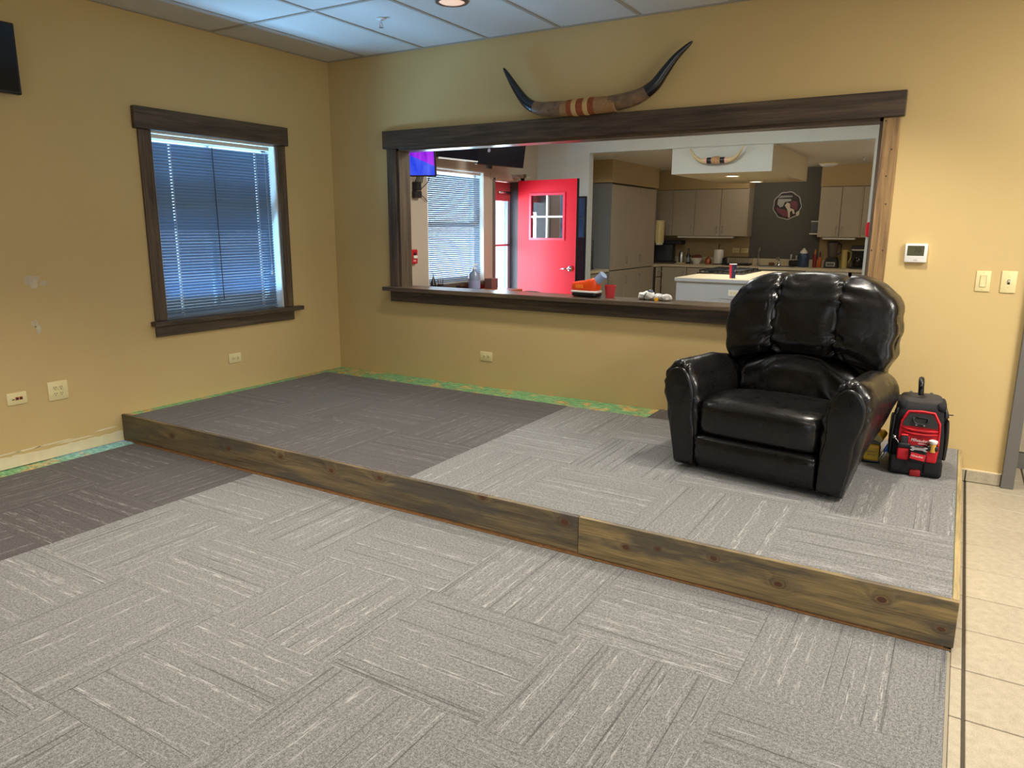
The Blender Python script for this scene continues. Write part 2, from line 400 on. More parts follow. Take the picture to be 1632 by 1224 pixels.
# unpainted strip where the base board was pulled off the left wall
rnd = random.Random(3)
top = []
y = -5.4
while y < -2.17:
    h = 0.070 + 0.012*mnoise.noise(Vector((y*4, 0, 0))) + rnd.uniform(-0.004, 0.006)
    top.append((y, h)); y += rnd.uniform(0.02, 0.06)
top.append((-2.152, 0.075))
vs_, fs_ = [], []
for (yy, h) in top: vs_ += [(0.0012, yy, 0.0), (0.0012, yy, h)]
for i in range(len(top)-1): fs_.append([2*i, 2*i+2, 2*i+3, 2*i+1])
m_unpaint = pm('bare_drywall', (228, 212, 176), 0.8, var=0.06, vscale=14)
mesh_obj('bare_drywall_strip', vs_, fs_, m_unpaint, wall_left)
for k in range(7):   # torn paint flakes above it
    yc = -3.2 + k*0.15 + rnd.uniform(-.04, .04); zc = 0.098 + rnd.uniform(-0.012, 0.012); L = rnd.uniform(0.04, 0.14)
    pts = [(0.0013, yc-L, zc-0.004), (0.0013, yc-L*0.3, zc-0.006), (0.0013, yc+L, zc-0.001), (0.0013, yc+L*0.6, zc+0.006), (0.0013, yc-L*0.5, zc+0.004)]
    mesh_obj('torn_paper_patch', pts, [[0, 1, 2, 3, 4]], m_unpaint, wall_left)
def blob(cy, cz, ry, rz, seed, n=26):
    r = random.Random(seed); pts = []
    for i in range(n):
        a = 2*PI*i/n; k = 0.75 + 0.45*mnoise.noise(Vector((math.cos(a)*1.6+seed, math.sin(a)*1.6, seed)))
        pts.append((0.0015, cy+ry*k*math.cos(a), cz+rz*k*math.sin(a)))
    return pts
m_spackle = pm('white_spackle', (206, 190, 158), 0.8, var=0.14, vscale=24)
for (cy, cz, ry, rz, sd) in ((-2.62, 1.135, .062, .05, 3), (-2.555, 1.118, .03, .022, 8), (-2.635, 0.875, .024, .03, 11), (-2.618, 0.835, .022, .045, 14)):
    p = blob(cy, cz, ry, rz, sd); mesh_obj('spackle_patch', p, [list(range(len(p)))], m_spackle, wall_left)

# floor -------------------------------------------------------------
floor = struct(B('floor', (-0.2, 5.012, YR, 0.0, -0.2, -0.006), m_glue))
T = 0.6096
def carpet_mesh(w, d, h, mat):
    mb_ = MB().box(-w/2, w/2, -d/2, d/2, -h, 0, bev=0.0007)
    me = D.meshes.new('carpet_tile'); me.from_pydata([tuple(v) for v in mb_.v], [], mb_.f); me.materials.append(mat); me.update(); return me
CM = {}
def carpet_tile(x0, x1, y0, y1, z, along_x, dark, parent, h=0.0055):
    g = 0.0004
    w, d = x1-x0-g, y1-y0-g
    if not along_x: w, d = d, w
    key = (round(w, 4), round(d, 4), dark)
    if key not in CM: CM[key] = carpet_mesh(w, d, h, m_carpet_dk if dark else m_carpet)
    o = link(D.objects.new('carpet_tile', CM[key]), parent)
    o.location = ((x0+x1)/2, (y0+y1)/2, z + random.uniform(0, 0.0006)); o.rotation_euler = (0, 0, 0 if along_x else PI/2)
    return o
FX0, FY0 = 5.012 - 8*T, -2.1585
for i in range(8):
    for j in range(5):
        x0, y1 = FX0+i*T, FY0-j*T
        carpet_tile(x0, x0+T, y1-T, y1, 0.0, (i-3+j) % 2 == 1, i < 2, floor)
x0 = FX0
o = B('carpet_field', (FX0, 5.012, YR, FY0-5*T, -0.006, 0.0), m_carpet, floor)
B('carpet_edge_strip', (5.005, 5.0145, YR, -2.17, -0.006, 0.0015), pm('metal_edge', (150, 140, 120), 0.5), floor)
# tiled floor on the right
tf = struct(B('floor_tiled', (5.0145, XR, YR, 0.0, -0.2, -0.004), m_grout))
B('grout_bed', (5.0, XR, 0.0, 2.4, -0.2, -0.004), m_grout, tf)
TT = 0.305
TM = {}
def floor_tile(x0, x1, y0, y1):
    key = (round(x1-x0, 4), round(y1-y0, 4))
    if key not in TM:
        mb_ = MB().box(-(x1-x0)/2, (x1-x0)/2, -(y1-y0)/2, (y1-y0)/2, -0.006, 0, bev=0.002)
        me = D.meshes.new('floor_tile'); me.from_pydata([tuple(v) for v in mb_.v], [], mb_.f); me.materials.append(m_tile); me.update(); TM[key] = me
    o = link(D.objects.new('floor_tile', TM[key]), tf); o.location = ((x0+x1)/2, (y0+y1)/2, random.uniform(-0.0004, 0.0004))
cols = [(5.016, 5.049)] + [(5.060+k*TT, 5.060+(k+1)*TT-0.010) for k in range(5)]
for k in range(-3, 15):
    ya = -0.130 - k*TT; yb = ya - TT + 0.005
    if k == -1: pass
    for (xa, xb) in cols: floor_tile(xa, xb, yb, ya)
B('tile_field', (5.060+5*TT, XR, YR, 2.4, -0.006, -0.0005), m_tile, tf)
B('tile_field', (5.016, 5.060+5*TT, YR, -0.130-15*TT, -0.006, -0.0005), m_tile, tf)
# base tiles at the foot of the back wall, right of the platform
base = struct(B('baseboard_back', (5.03, 5.232, -0.004, 0.0, 0.0, 0.072), m_grout))
for (xa, xb) in ((5.030, 5.050), (5.056, 5.230)): B('base_tile', (xa, xb, -0.011, -0.0035, 0.003, 0.072), m_tile, base, 0.002)
B('caulk_bead', (5.03, 5.232, -0.010, 0.0, 0.072, 0.078), m_unpaint, base)
# grey steel door frame at the right end of the back wall
door2 = D.objects.new('door_2', None); COL.objects.link(door2); struct(door2)
MB().box(5.232, 5.296, -0.035, 0.165, 0, 2.12, bev=0.003).build('frame_jamb', m_greymetal, door2)
MB().box(6.204, 6.268, -0.035, 0.165, 0, 2.12, bev=0.003).build('frame_jamb', m_greymetal, door2)
MB().box(5.232, 6.268, -0.035, 0.165, 2.06, 2.124, bev=0.003).build('frame_head', m_greymetal, door2)
# hall behind that door
hall = struct(B('wall_hall', (5.2, 7.4, 2.2, 2.35, 0, 3.0), m_tan))
struct(B('wall_hall_side', (5.16, 5.25, 0.13, 2.2, 0, 3.0), m_tan))
struct(B('wall_hall_right', (7.4, 7.5, 0.13, 2.2, 0, 3.0), m_tan))
struct(B('ceiling_hall', (5.2, 7.4, 0.13, 2.3, 2.6, 2.7), m_white_ceil))
st = struct(B('trim_1', (5.32, 7.3, 0.46, 0.52, 0.0, 0.10), m_greymetal))
for k in range(5): B('wall_tile', (5.325+k*TT, 5.325+(k+1)*TT-0.005, 0.470, 0.515, 0.105, 0.405), m_tile, st, 0.002); B('wall_tile', (5.325+k*TT, 5.325+(k+1)*TT-0.005, 0.470, 0.515, 0.41, 0.71), m_tile, st, 0.002)

# ceiling -----------------------------------------------------------
ceiling = struct(B('ceiling', (-0.2, XR+0.1, YR-0.1, 0.13, ZC+0.03, ZC+0.15), m_white_ceil))
GX0, GY0, GT = 0.434, -1.184, 0.61
xs = [0.0] + [GX0+GT*k for k in range(0, 15)]; ys = [0.0] + [GY0-1.22*k for k in range(0, 7)]
xs = [x for x in xs if x < XR] + [XR]; ys = [y for y in ys if y > YR] + [YR]
for i in range(len(xs)-1):
    for j in range(len(ys)-1):
        if xs[i] > 5.4 or ys[j] < -4: continue
        MB().box(xs[i]+0.010, xs[i+1]-0.010, ys[j+1]+0.010, ys[j]-0.010, ZC+0.003, ZC+0.02).build('ceiling_tile', m_ceil_tile, ceiling)
B('ceiling_field', (0, XR, YR, ys[5], ZC+0.002, ZC+0.02), m_ceil_tile, ceiling)
B('ceiling_field', (xs[10], XR, ys[5], 0, ZC+0.002, ZC+0.02), m_ceil_tile, ceiling)
for x in xs[1:11]: B('grid_bar', (x-0.012, x+0.012, YR, 0, ZC-0.003, ZC+0.004), m_grid, ceiling)
for yv in ys[1:6]: B('grid_bar', (0, xs[10], yv-0.012, yv+0.012, ZC-0.0035, ZC+0.0035), m_grid, ceiling)
B('wall_angle', (0, 0.022, YR, 0, ZC-0.004, ZC+0.003), m_grid, ceiling); B('wall_angle', (0, XR, -0.022, 0, ZC-0.0045, ZC+0.0025), m_grid, ceiling)

# recessed downlights
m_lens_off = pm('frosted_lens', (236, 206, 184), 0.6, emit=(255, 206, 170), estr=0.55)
m_lens_on = emission('lit_lens', (255, 226, 190), 6.0)
m_ring = pm('bronze_ring', (96, 80, 70), 0.4)
def downlight(x, y, on, label, z=ZC, r=0.085, power=0, col=(1, 0.92, 0.81), group='recessed ceiling downlights', spot=106):
    t = thing('ceiling_downlight', (x, y, z), label, 'downlight', group=group)
    MB().lathe([(r*1.22, 0.002), (r*1.22, -0.006), (r*1.02, -0.010), (r*0.98, 0.0), (r*0.98, 0.002)], n=28).build('trim_ring', m_ring if z > 2.5 else m_white, t, autosmooth=40)
    MB().lathe([(r*0.98, -0.001), (r*0.9, -0.005), (r*0.4, -0.0085), (0.001, -0.009)], n=28).build('lens', m_lens_on if on else m_lens_off, t, smooth=True)
    if power:
        l = D.lights.new('downlight_lamp', 'SPOT'); l.energy = power; l.color = col; l.spot_size = math.radians(spot); l.spot_blend = 1.0; l.shadow_soft_size = r
        lo = link(D.objects.new('downlight_lamp', l), t); lo.location = (0, 0, -0.05)
    return t
downlight(1.963, -0.895, False, 'recessed downlight with frosted lens glowing dimly in the white tiled ceiling', power=115)
for (x, y, p) in ((4.4, -0.9, 175), (4.4, -3.34, 165), (1.96, -3.34, 380), (4.4, -5.8, 20)):
    downlight(x, y, True, 'lit recessed downlight in the ceiling outside the photo', power=p, group='lit downlights beyond the photo')
def troffer(x, y, power, label, z=ZC, col=(1, 0.95, 0.87)):
    t = thing('ceiling_troffer', (x, y, z), label, 'ceiling light', group='light panels beyond the photo')
    MB().box(-0.31, 0.31, -0.62, -0.59, -0.012, 0.002).box(-0.31, 0.31, 0.59, 0.62, -0.012, 0.002).box(-0.31, -0.28, -0.59, 0.59, -0.012, 0.002).box(0.28, 0.31, -0.59, 0.59, -0.012, 0.002).build('frame', m_white, t)
    B('diffuser', (-0.28, 0.28, -0.59, 0.59, -0.006, 0.001), emission('troffer_diffuser', (255, 240, 220), 4.0), t)
    l = D.lights.new('troffer_lamp', 'AREA'); l.shape = 'RECTANGLE'; l.size = 0.56; l.size_y = 1.18; l.energy = power; l.color = col
    link(D.objects.new('troffer_lamp', l), t).location = (0, 0, -0.02)
troffer(6.6, -1.8, 115, 'lit rectangular light panel in the hall ceiling nearest the back wall'); troffer(6.6, -5.0, 12, 'lit rectangular light panel in the hall ceiling behind the camera')
# sprinkler head
sp = thing('sprinkler_head', (1.318, -0.823, ZC), 'small chrome fire sprinkler head hanging from the white ceiling tile', 'sprinkler')
MB().lathe([(0.032, 0.002), (0.032, -0.004), (0.012, -0.012)], n=20).build('escutcheon', m_white, sp, autosmooth=40)
MB().lathe([(0.008, -0.01), (0.008, -0.03)], n=12).tube([(0.0, -0.008, -0.028), (0.0, -0.014, -0.042), (0, -0.003, -0.056)], 0.003).tube([(0.0, 0.008, -0.028), (0.0, 0.014, -0.042), (0, 0.003, -0.056)], 0.003).build('frame', m_chrome, sp)
MB().lathe([(0.002, -0.054), (0.015, -0.056), (0.015, -0.058), (0.002, -0.059)], n=14).build('deflector', m_steel, sp)

# ================================================================== NEAR WINDOW (left wall)
def window(name, y0, y1, z0, z1, casing=True):
    w = D.objects.new(name, None); COL.objects.link(w); struct(w)
    m_vinyl = m_white
    mb = MB().box(-0.17, -0.11, y0, y0+0.05, z0, z1).box(-0.17, -0.11, y1-0.05, y1, z0, z1).box(-0.17, -0.11, y0, y1, z0, z0+0.06).box(-0.17, -0.11, y0, y1, z1-0.05, z1)
    mb.build('sash_frame', m_vinyl, w)
    zm = (z0+z1)/2 + 0.02
    B('meeting_rail', (-0.17, -0.105, y0+0.05, y1-0.05, zm-0.03, zm+0.03), m_vinyl, w)
    ym = (y0+y1)/2
    if casing: B('mullion', (-0.165, -0.12, ym-0.012, ym+0.012, z0+0.06, z1-0.05), m_vinyl, w)
    for (a, b) in ((z0+0.06, zm-0.03), (zm+0.03, z1-0.05)): B('glass_pane', (-0.142, -0.138, y0+0.05, y1-0.05, a, b), m_glass, w)
    # reveal lining
    mb = MB().box(-0.11, -0.001, y0, y0+0.012, z0, z1).box(-0.11, -0.001, y1-0.012, y1, z0, z1).box(-0.11, -0.001, y0, y1, z1-0.012, z1)
    mb.build('reveal_lining', m_vinyl, w)
    return w
w1 = window('window_1', *W1)
B('header_board', (0.0005, 0.042, -1.865, -0.53, 2.117, 2.262), m_trim_y, w1, 0.004)
B('side_casing', (0.0005, 0.022, -1.835, -1.742, 0.805, 2.117), m_trim_zl, w1, 0.003)
B('side_casing', (0.0005, 0.022, -0.640, -0.552, 0.805, 2.117), m_trim_zl, w1, 0.003)
B('sill_board', (-0.11, 0.058, -1.865, -0.467, 0.768, 0.803), m_trim_y, w1, 0.004)
B('apron_board', (0.0005, 0.022, -1.838, -0.55, 0.690, 0.768), m_trim_y, w1, 0.003)

def blind(name, label, xc, y0, y1, z0, z1, tilt, group=None, holes=True, w=0.0254, pitch=0.0217, cord_in=0.14, bottom_x=0.0):
    t = thing(name, (xc, (y0+y1)/2, z0), label, 'blind')
    L = y1-y0; H = z1-z0; hy = [-L/2+cord_in, L/2-cord_in]
    # slat mesh: curved strip with two slots for the cords
    brk = [-L/2]
    for c in hy: brk += [c-0.008, c+0.008]
    brk += [L/2]
    cross = [(-w/2, 0.0), (-0.0035, 0.0016), (0.0035, 0.0016), (w/2, 0.0)]
    v = []; f = []
    for yb in brk:
        for (a, h) in cross:
            v.append((a*math.cos(tilt)-h*math.sin(tilt), yb, a*math.sin(tilt)+h*math.cos(tilt)))
    nb = len(brk)
    for i in range(nb-1):
        for k in range(3):
            if holes and i in (1, 3) and k == 1: continue
            f.append([i*4+k, i*4+k+1, (i+1)*4+k+1, (i+1)*4+k])
    me = D.meshes.new('slat'); me.from_pydata(v, [], f); me.materials.append(m_slat); me.update()
    n = int((H-0.06)/pitch)
    for i in range(n):
        o = link(D.objects.new('slat', me), t); o.location = (0, 0, 0.028+i*pitch); o.rotation_euler = (0, random.uniform(-0.02, 0.02), 0)
    MB().box(-0.013, 0.013, -L/2, L/2, H-0.03, H, bev=0.002).build('head_rail', m_white, t)
    MB().box(-0.012, 0.012, -L/2, L/2, 0.004, 0.016, bev=0.003).build('bottom_rail', m_slat, t)
    for c in hy: MB().tube([(0.0135, c+0.004, 0.01), (0.0135, c+0.004, H-0.02)], 0.0009, 5).build('ladder_cord', m_white, t)
    return t
b1 = blind('venetian_blind', 'closed slatted blind glowing blue in the wood trimmed window of the tan wall', -0.030, -1.722, -0.690, 0.812, 2.098, math.radians(57))
MB().tube([(0.018, -0.03, 1.24), (0.020, -0.02, 0.1)], 0.003, 6).build('tilt_wand', m_slot, b1)
MB().tube([(0.018, 0.462, 1.24), (0.018, 0.470, 0.30)], 0.001, 5).build('pull_cord', m_white, b1)
MB().lathe([(0.004, 0.03), (0.008, 0.005), (0.008, 0.0)], (0.018, 0.470, 0.27), 10).build('cord_tassel', m_white, b1)

# ================================================================== PASS-THROUGH FRAME (back wall)
pt = D.objects.new('window_2', None); COL.objects.link(pt); struct(pt)
B('header_board', (0.621, 4.521, -0.042, -0.0005, 2.111, 2.253), m_trim, pt, 0.004)
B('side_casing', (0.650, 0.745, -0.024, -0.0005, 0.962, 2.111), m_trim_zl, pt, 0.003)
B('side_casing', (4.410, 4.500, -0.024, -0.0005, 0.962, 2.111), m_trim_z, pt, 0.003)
m_lining = wood('stained_lining', (62, 52, 42), (96, 80, 64), (124, 104, 80), 'z', 0.3, off=(2, 7, 0))
m_lining_x = wood('stained_lining_head', (62, 52, 42), (92, 77, 62), (120, 100, 78), 'x', 0.28, off=(2, 7, 0))
B('side_lining', (0.745, 0.766, -0.004, 0.140, 0.962, 2.1115), m_lining, pt)
B('side_lining', (4.392, 4.411, -0.004, 0.140, 0.962, 2.1115), m_lining, pt)
B('head_lining', (0.745, 4.411, -0.004, 0.140, 2.092, 2.1115), m_lining_x, pt)
B('sill_board', (0.615, 4.535, -0.095, 0.185, 0.932, 0.966), m_lining_x, pt, 0.004)
B('apron_board', (0.652, 4.50, -0.026, -0.0005, 0.838, 0.932), m_trim, pt, 0.003)
m_nail = pm('nail_head', (44, 32, 22), 0.6)
for (nx, nz) in ((4.425, 2.09), (4.48, 1.35), (4.42, 1.35), (4.47, 1.93), (4.455, 1.78), (4.47, 1.62)):
    MB().lathe([(0.0045, 0.0), (0.0045, -0.0012), (0.002, -0.0014)], (nx, -0.0242, nz), 10, 'y').build('nail_head', m_nail, pt)

# ================================================================== PLATFORM
HP, PD, PW = 0.188, 2.152, 5.022
plat = thing('platform', (0, 0, 0), 'low carpeted platform with a stained knotty board along its front edge', 'platform')
B('deck', (0.002, PW-0.022, -PD+0.045, -0.003, 0.0, HP-0.006), m_glue, plat)
B('fascia_board', (0.004, 3.532, -PD, -PD+0.022, 0.016, HP+0.001), m_fascia, plat, 0.002)
B('fascia_board', (3.534, PW, -PD, -PD+0.022, 0.010, HP+0.001), m_fascia2, plat, 0.002)
B('edge_board', (PW-0.022, PW, -PD+0.022, -0.002, 0.003, HP+0.0005), wood('edge_board_wood', (110, 94, 66), (160, 140, 98), (190, 168, 120), 'y', 0.6), plat, 0.002)
B('ply_strip', (0.004, PW-0.03, -PD+0.002, -PD+0.045, 0.0, 0.016), m_plyedge, plat)
B('ply_strip', (0.13, PW-0.008, -PD-0.006, -PD+0.002, 0.0, 0.004), m_plyedge, plat)
B('nailer_strip', (0.004, PW-0.022, -PD+0.022, -PD+0.045, 0.14, HP-0.001), m_rawwood, plat)
PX0, PY0 = 0.092, -0.272
for i in range(8):
    for j in range(3):
        xa = PX0+i*T; xb = xa+T if i < 7 else PW-0.024; yb = PY0-j*T; ya = yb-T
        if j == 2: ya = -PD+0.024
        carpet_tile(xa, min(xb, PW-0.024), ya, yb, HP, (i-4+j) % 2 == 1, i < 4, plat)
for i in range(5, 8):
    xa = PX0+i*T; carpet_tile(xa, (xa+T if i < 7 else PW-0.024), PY0, -0.004, HP, (i-4-1) % 2 == 1, i < 7, plat)
carpet_tile(2.56, 2.70, PY0, -0.01, HP-0.004, True, True, plat, h=0.002) if False else None

# ================================================================== WALL PLATES
def plate(name, label, pos, normal_axis, w, h, kind, cat='outlet', col=None):
    # local frame: x right (seen from the room), z up, -y toward the room
    t = thing(name, pos, label, cat, rz=0 if normal_axis == 'back' else PI/2)
    MB().box(-w/2, w/2, -0.006, 0, -h/2, h/2, bev=0.003, seg=2).build('cover_plate', col or m_cream, t, autosmooth=40)
    def face(cx, cz, rot=False):
        r = MB().lathe([(0.017, 0), (0.017, -0.0015), (0.015, -0.0022)], (cx, -0.006, cz), 18, 'y').build('receptacle', m_cream, t, autosmooth=40)
        for s in (-1, 1):
            if rot: B('slot', (cx-0.006, cx+0.006, -0.0088, -0.008, cz+s*0.006-0.0016, cz+s*0.006+0.0016), m_slot, r)
            else: B('slot', (cx+s*0.006-0.0016, cx+s*0.006+0.0016, -0.0088, -0.008, cz-0.001, cz+0.009), m_slot, r)
        MB().lathe([(0.0028, 0), (0.0028, -0.0008)], (cx+(0.009 if rot else 0), -0.008, cz-(0 if rot else 0.008)), 10, 'y').build('ground_hole', m_slot, r)
    if kind == 'duplex_h':
        face(-0.021, 0, True); face(0.021, 0, True)
        MB().lathe([(0.003, 0), (0.003, -0.001)], (0, -0.006, 0), 8, 'y').build('screw', m_cream_dk, t)
    if kind == 'quad':
        for sx in (-0.019, 0.019):
            for sz in (-0.020, 0.020): face(sx, sz)
    if kind == 'data':
        for k, sx in enumerate((-0.022, 0.0, 0.022)):
            j = B('jack', (sx-0.0095, sx+0.0095, -0.0085, -0.006, -0.0095, 0.0095), m_cream if k == 0 else pm('orange_jack', (176, 84, 50), 0.5), t, 0.001)
            B('port', (sx-0.0065, sx+0.0065, -0.0095, -0.0086, -0.006, 0.005 if k else -0.001), m_slot, j)
    if kind == 'rocker':
        B('switch_frame', (-0.017, 0.017, -0.0075, -0.006, -0.034, 0.034), m_cream_dk, t, 0.001)
        MB().prism([(-0.006, -0.031), (-0.011, 0.031), (-0.006, 0.031)], 'x', -0.0135, 0.0135).box(-0.0135, 0.0135, -0.0095, -0.006, -0.031, 0.031).build('rocker', m_cream, t)
        for sz in (-0.049, 0.049): MB().lathe([(0.003, 0), (0.003, -0.001)], (0, -0.006, sz), 8, 'y').build('screw', m_cream_dk, t)
    if kind == 'toggle':
        B('toggle_slot', (-0.006, 0.006, -0.0068, -0.006, -0.013, 0.013), m_slot, t)
        MB().prism([(-0.006, -0.004), (-0.018, 0.004), (-0.018, 0.010), (-0.006, 0.008)], 'x', -0.004, 0.004).build('toggle', m_white, t)
        for sz in (-0.03, 0.03): MB().lathe([(0.003, 0), (0.003, -0.001)], (0, -0.006, sz), 8, 'y').build('screw', m_cream_dk, t)
    return t
plate('wall_outlet', 'cream double outlet mounted sideways on the back wall below the long opening', (1.635, 0.0, 0.436), 'back', 0.117, 0.076, 'duplex_h')
plate('wall_outlet', 'cream double outlet mounted sideways below the blue glowing window', (0.0, -1.178, 0.441), 'left', 0.119, 0.076, 'duplex_h')
plate('wall_outlet', 'square cream outlet plate with four receptacles on the left wall', (0.0, -2.549, 0.432), 'left', 0.124, 0.122, 'quad')
plate('data_outlet', 'cream plate with a row of data jacks beside the square outlet plate', (0.0, -2.795, 0.427), 'left', 0.114, 0.076, 'data', cat='data outlet')
plate('light_switch', 'cream rocker switch nearest the thermostat', (5.009, 0.0, 1.188), 'back', 0.072, 0.116, 'rocker', cat='switch')
plate('light_switch', 'cream toggle switch nearest the grey door frame', (5.131, 0.0, 1.188), 'back', 0.074, 0.122, 'toggle', cat='switch')
th = thing('thermostat', (4.657, 0.0, 1.339), 'white wall thermostat with a dark green display reading 70', 'thermostat')
MB().box(-0.058, 0.058, -0.026, 0, -0.054, 0.054, bev=0.004, seg=2).build('housing', m_white, th, autosmooth=40)
B('display', (-0.046, 0.042, -0.0268, -0.0255, -0.016, 0.042), pm('lcd_green', (74, 72, 44), 0.3), th)
lettering('70', 0.038, th, pm('lcd_digit', (44, 42, 20), 0.4), frame_m((0.008, -0.0272, 0.014), (1, 0, 0), (0, 0, 1)), 'digits')
B('button', (0.046, 0.053, -0.0275, -0.0255, 0.008, 0.018), m_white, th, 0.001); B('button', (0.046, 0.053, -0.0275, -0.0255, 0.024, 0.034), m_white, th, 0.001)
lettering('VIVE', 0.011, th, pm('grey_print', (150, 136, 128), 0.6), frame_m((0.0, -0.0264, -0.042), (1, 0, 0), (0, 0, 1)))
B('flip_door_line', (-0.044, 0.042, -0.0264, -0.0255, -0.0285, -0.0275), pm('door_gap', (190, 178, 160), 0.6), th)

# television on the left wall
tv = thing('television', (0.105, -2.601, 2.21), 'black flat television at the upper end of the left wall, cut by the photo edge', 'television')
MB().box(-0.02, 0.02, -1.10, 0.0, 0.0, 0.385, bev=0.004).build('casing', m_black, tv)
B('screen', (0.0195, 0.0212, -1.088, -0.012, 0.014, 0.373), m_black_gloss, tv)
MB().box(-0.105, -0.02, -0.70, -0.40, 0.10, 0.30).build('wall_bracket', m_black, tv)

# ================================================================== MOUNTED HORNS over the opening
def horns(name, label, pts, radii, wraps, mats, parent_loc, tipcol):
    t = thing(name, parent_loc, label, 'horns')
    return t
m_horn_tip = pm('black_horn', (22, 22, 30), 0.22, var=0.4, vscale=12, spec=0.7)
m_horn_mid = pm('grey_brown_horn', (122, 96, 70), 0.4, var=0.35, vscale=26, bump=0.2, bscale=60)
m_rope = pm('tan_cord_wrap', (176, 136, 92), 0.8, var=0.1, vscale=60)
m_rust = pm('rust_cord_wrap', (164, 84, 42), 0.75, var=0.15, vscale=60)
m_straw = pm('straw_cord_wrap', (222, 184, 120), 0.75, var=0.08, vscale=60)
hn = thing('mounted_horns', (2.55, -0.075, 2.253), 'long black tipped cattle horns with a striped cord wrap above the opening', 'horns')
cl = crom([(1.838, 0.372), (1.895, 0.292), (1.965, 0.196), (2.045, 0.110), (2.150, 0.064), (2.275, 0.054), (2.42, 0.052), (2.56, 0.052), (2.70, 0.058), (2.83, 0.070), (2.93, 0.096), (3.02, 0.150), (3.09, 0.235), (3.165, 0.318), (3.262, 0.392)], 5) if False else \
     crom([Vector((x-2.55, 0, z)) for x, z in ((1.838, 0.372), (1.895, 0.292), (1.965, 0.196), (2.045, 0.110), (2.150, 0.064), (2.275, 0.054), (2.42, 0.052), (2.56, 0.052), (2.70, 0.058), (2.83, 0.070), (2.93, 0.096), (3.02, 0.150), (3.09, 0.235), (3.165, 0.318), (3.262, 0.392))], 5)
NH = len(cl)
def hr(i):
    s = i/(NH-1); e = min(s, 1-s)
    return 0.003 + 0.047*min(1, (e/0.34))**0.62
def arc(i0, i1, extra=0.0): return [cl[i] for i in range(i0, i1+1)], [hr(i)+extra for i in range(i0, i1+1)]
def hseg(n, mat, i0, i1, ex=0.0):
    p, r = arc(i0, i1, ex); return MB().tube(p, r, 18).build(n, mat, hn, autosmooth=50)
hseg('horn_tip', m_horn_tip, 0, 19); hseg('horn_shaft', m_horn_mid, 18, 27, 0.0012); hseg('horn_shaft', m_horn_mid, 40, 52, 0.0012); hseg('horn_tip', m_horn_tip, 51, NH-1, 0.001)
def wrap(x0, x1, mat, r0=0.054, r1=0.056, ribs=6):
    zc = 0.052 + 0.004*(x0+x1)
    prof = []
    n = max(3, int((x1-x0)/0.004))
    for k in range(n+1): s = k/n; prof.append((r0+(r1-r0)*s+0.0012*math.sin(k*PI), x0+(x1-x0)*s)); 
    pr = []
    for k in range(n):
        a = x0+(x1-x0)*k/n; b = x0+(x1-x0)*(k+1)/n; r = r0+(r1-r0)*k/n
        pr += [(r, a), (r+0.0022, (a+b)/2)]
    pr.append((r1, x1))
    return MB().lathe(pr, (0, 0, zc), 20, 'x').build('cord_wrap', mat, hn, smooth=True)
wrap(-0.275, -0.165, m_rope, 0.044, 0.052); wrap(-0.165, -0.125, m_rust, 0.053, 0.055); wrap(-0.125, -0.09, m_straw, 0.057, 0.058)
wrap(-0.09, -0.035, m_rust, 0.055, 0.056); wrap(-0.035, 0.0, m_straw, 0.058, 0.058); wrap(0.0, 0.045, m_rust, 0.056, 0.055); wrap(0.045, 0.20, m_rope, 0.055, 0.050)

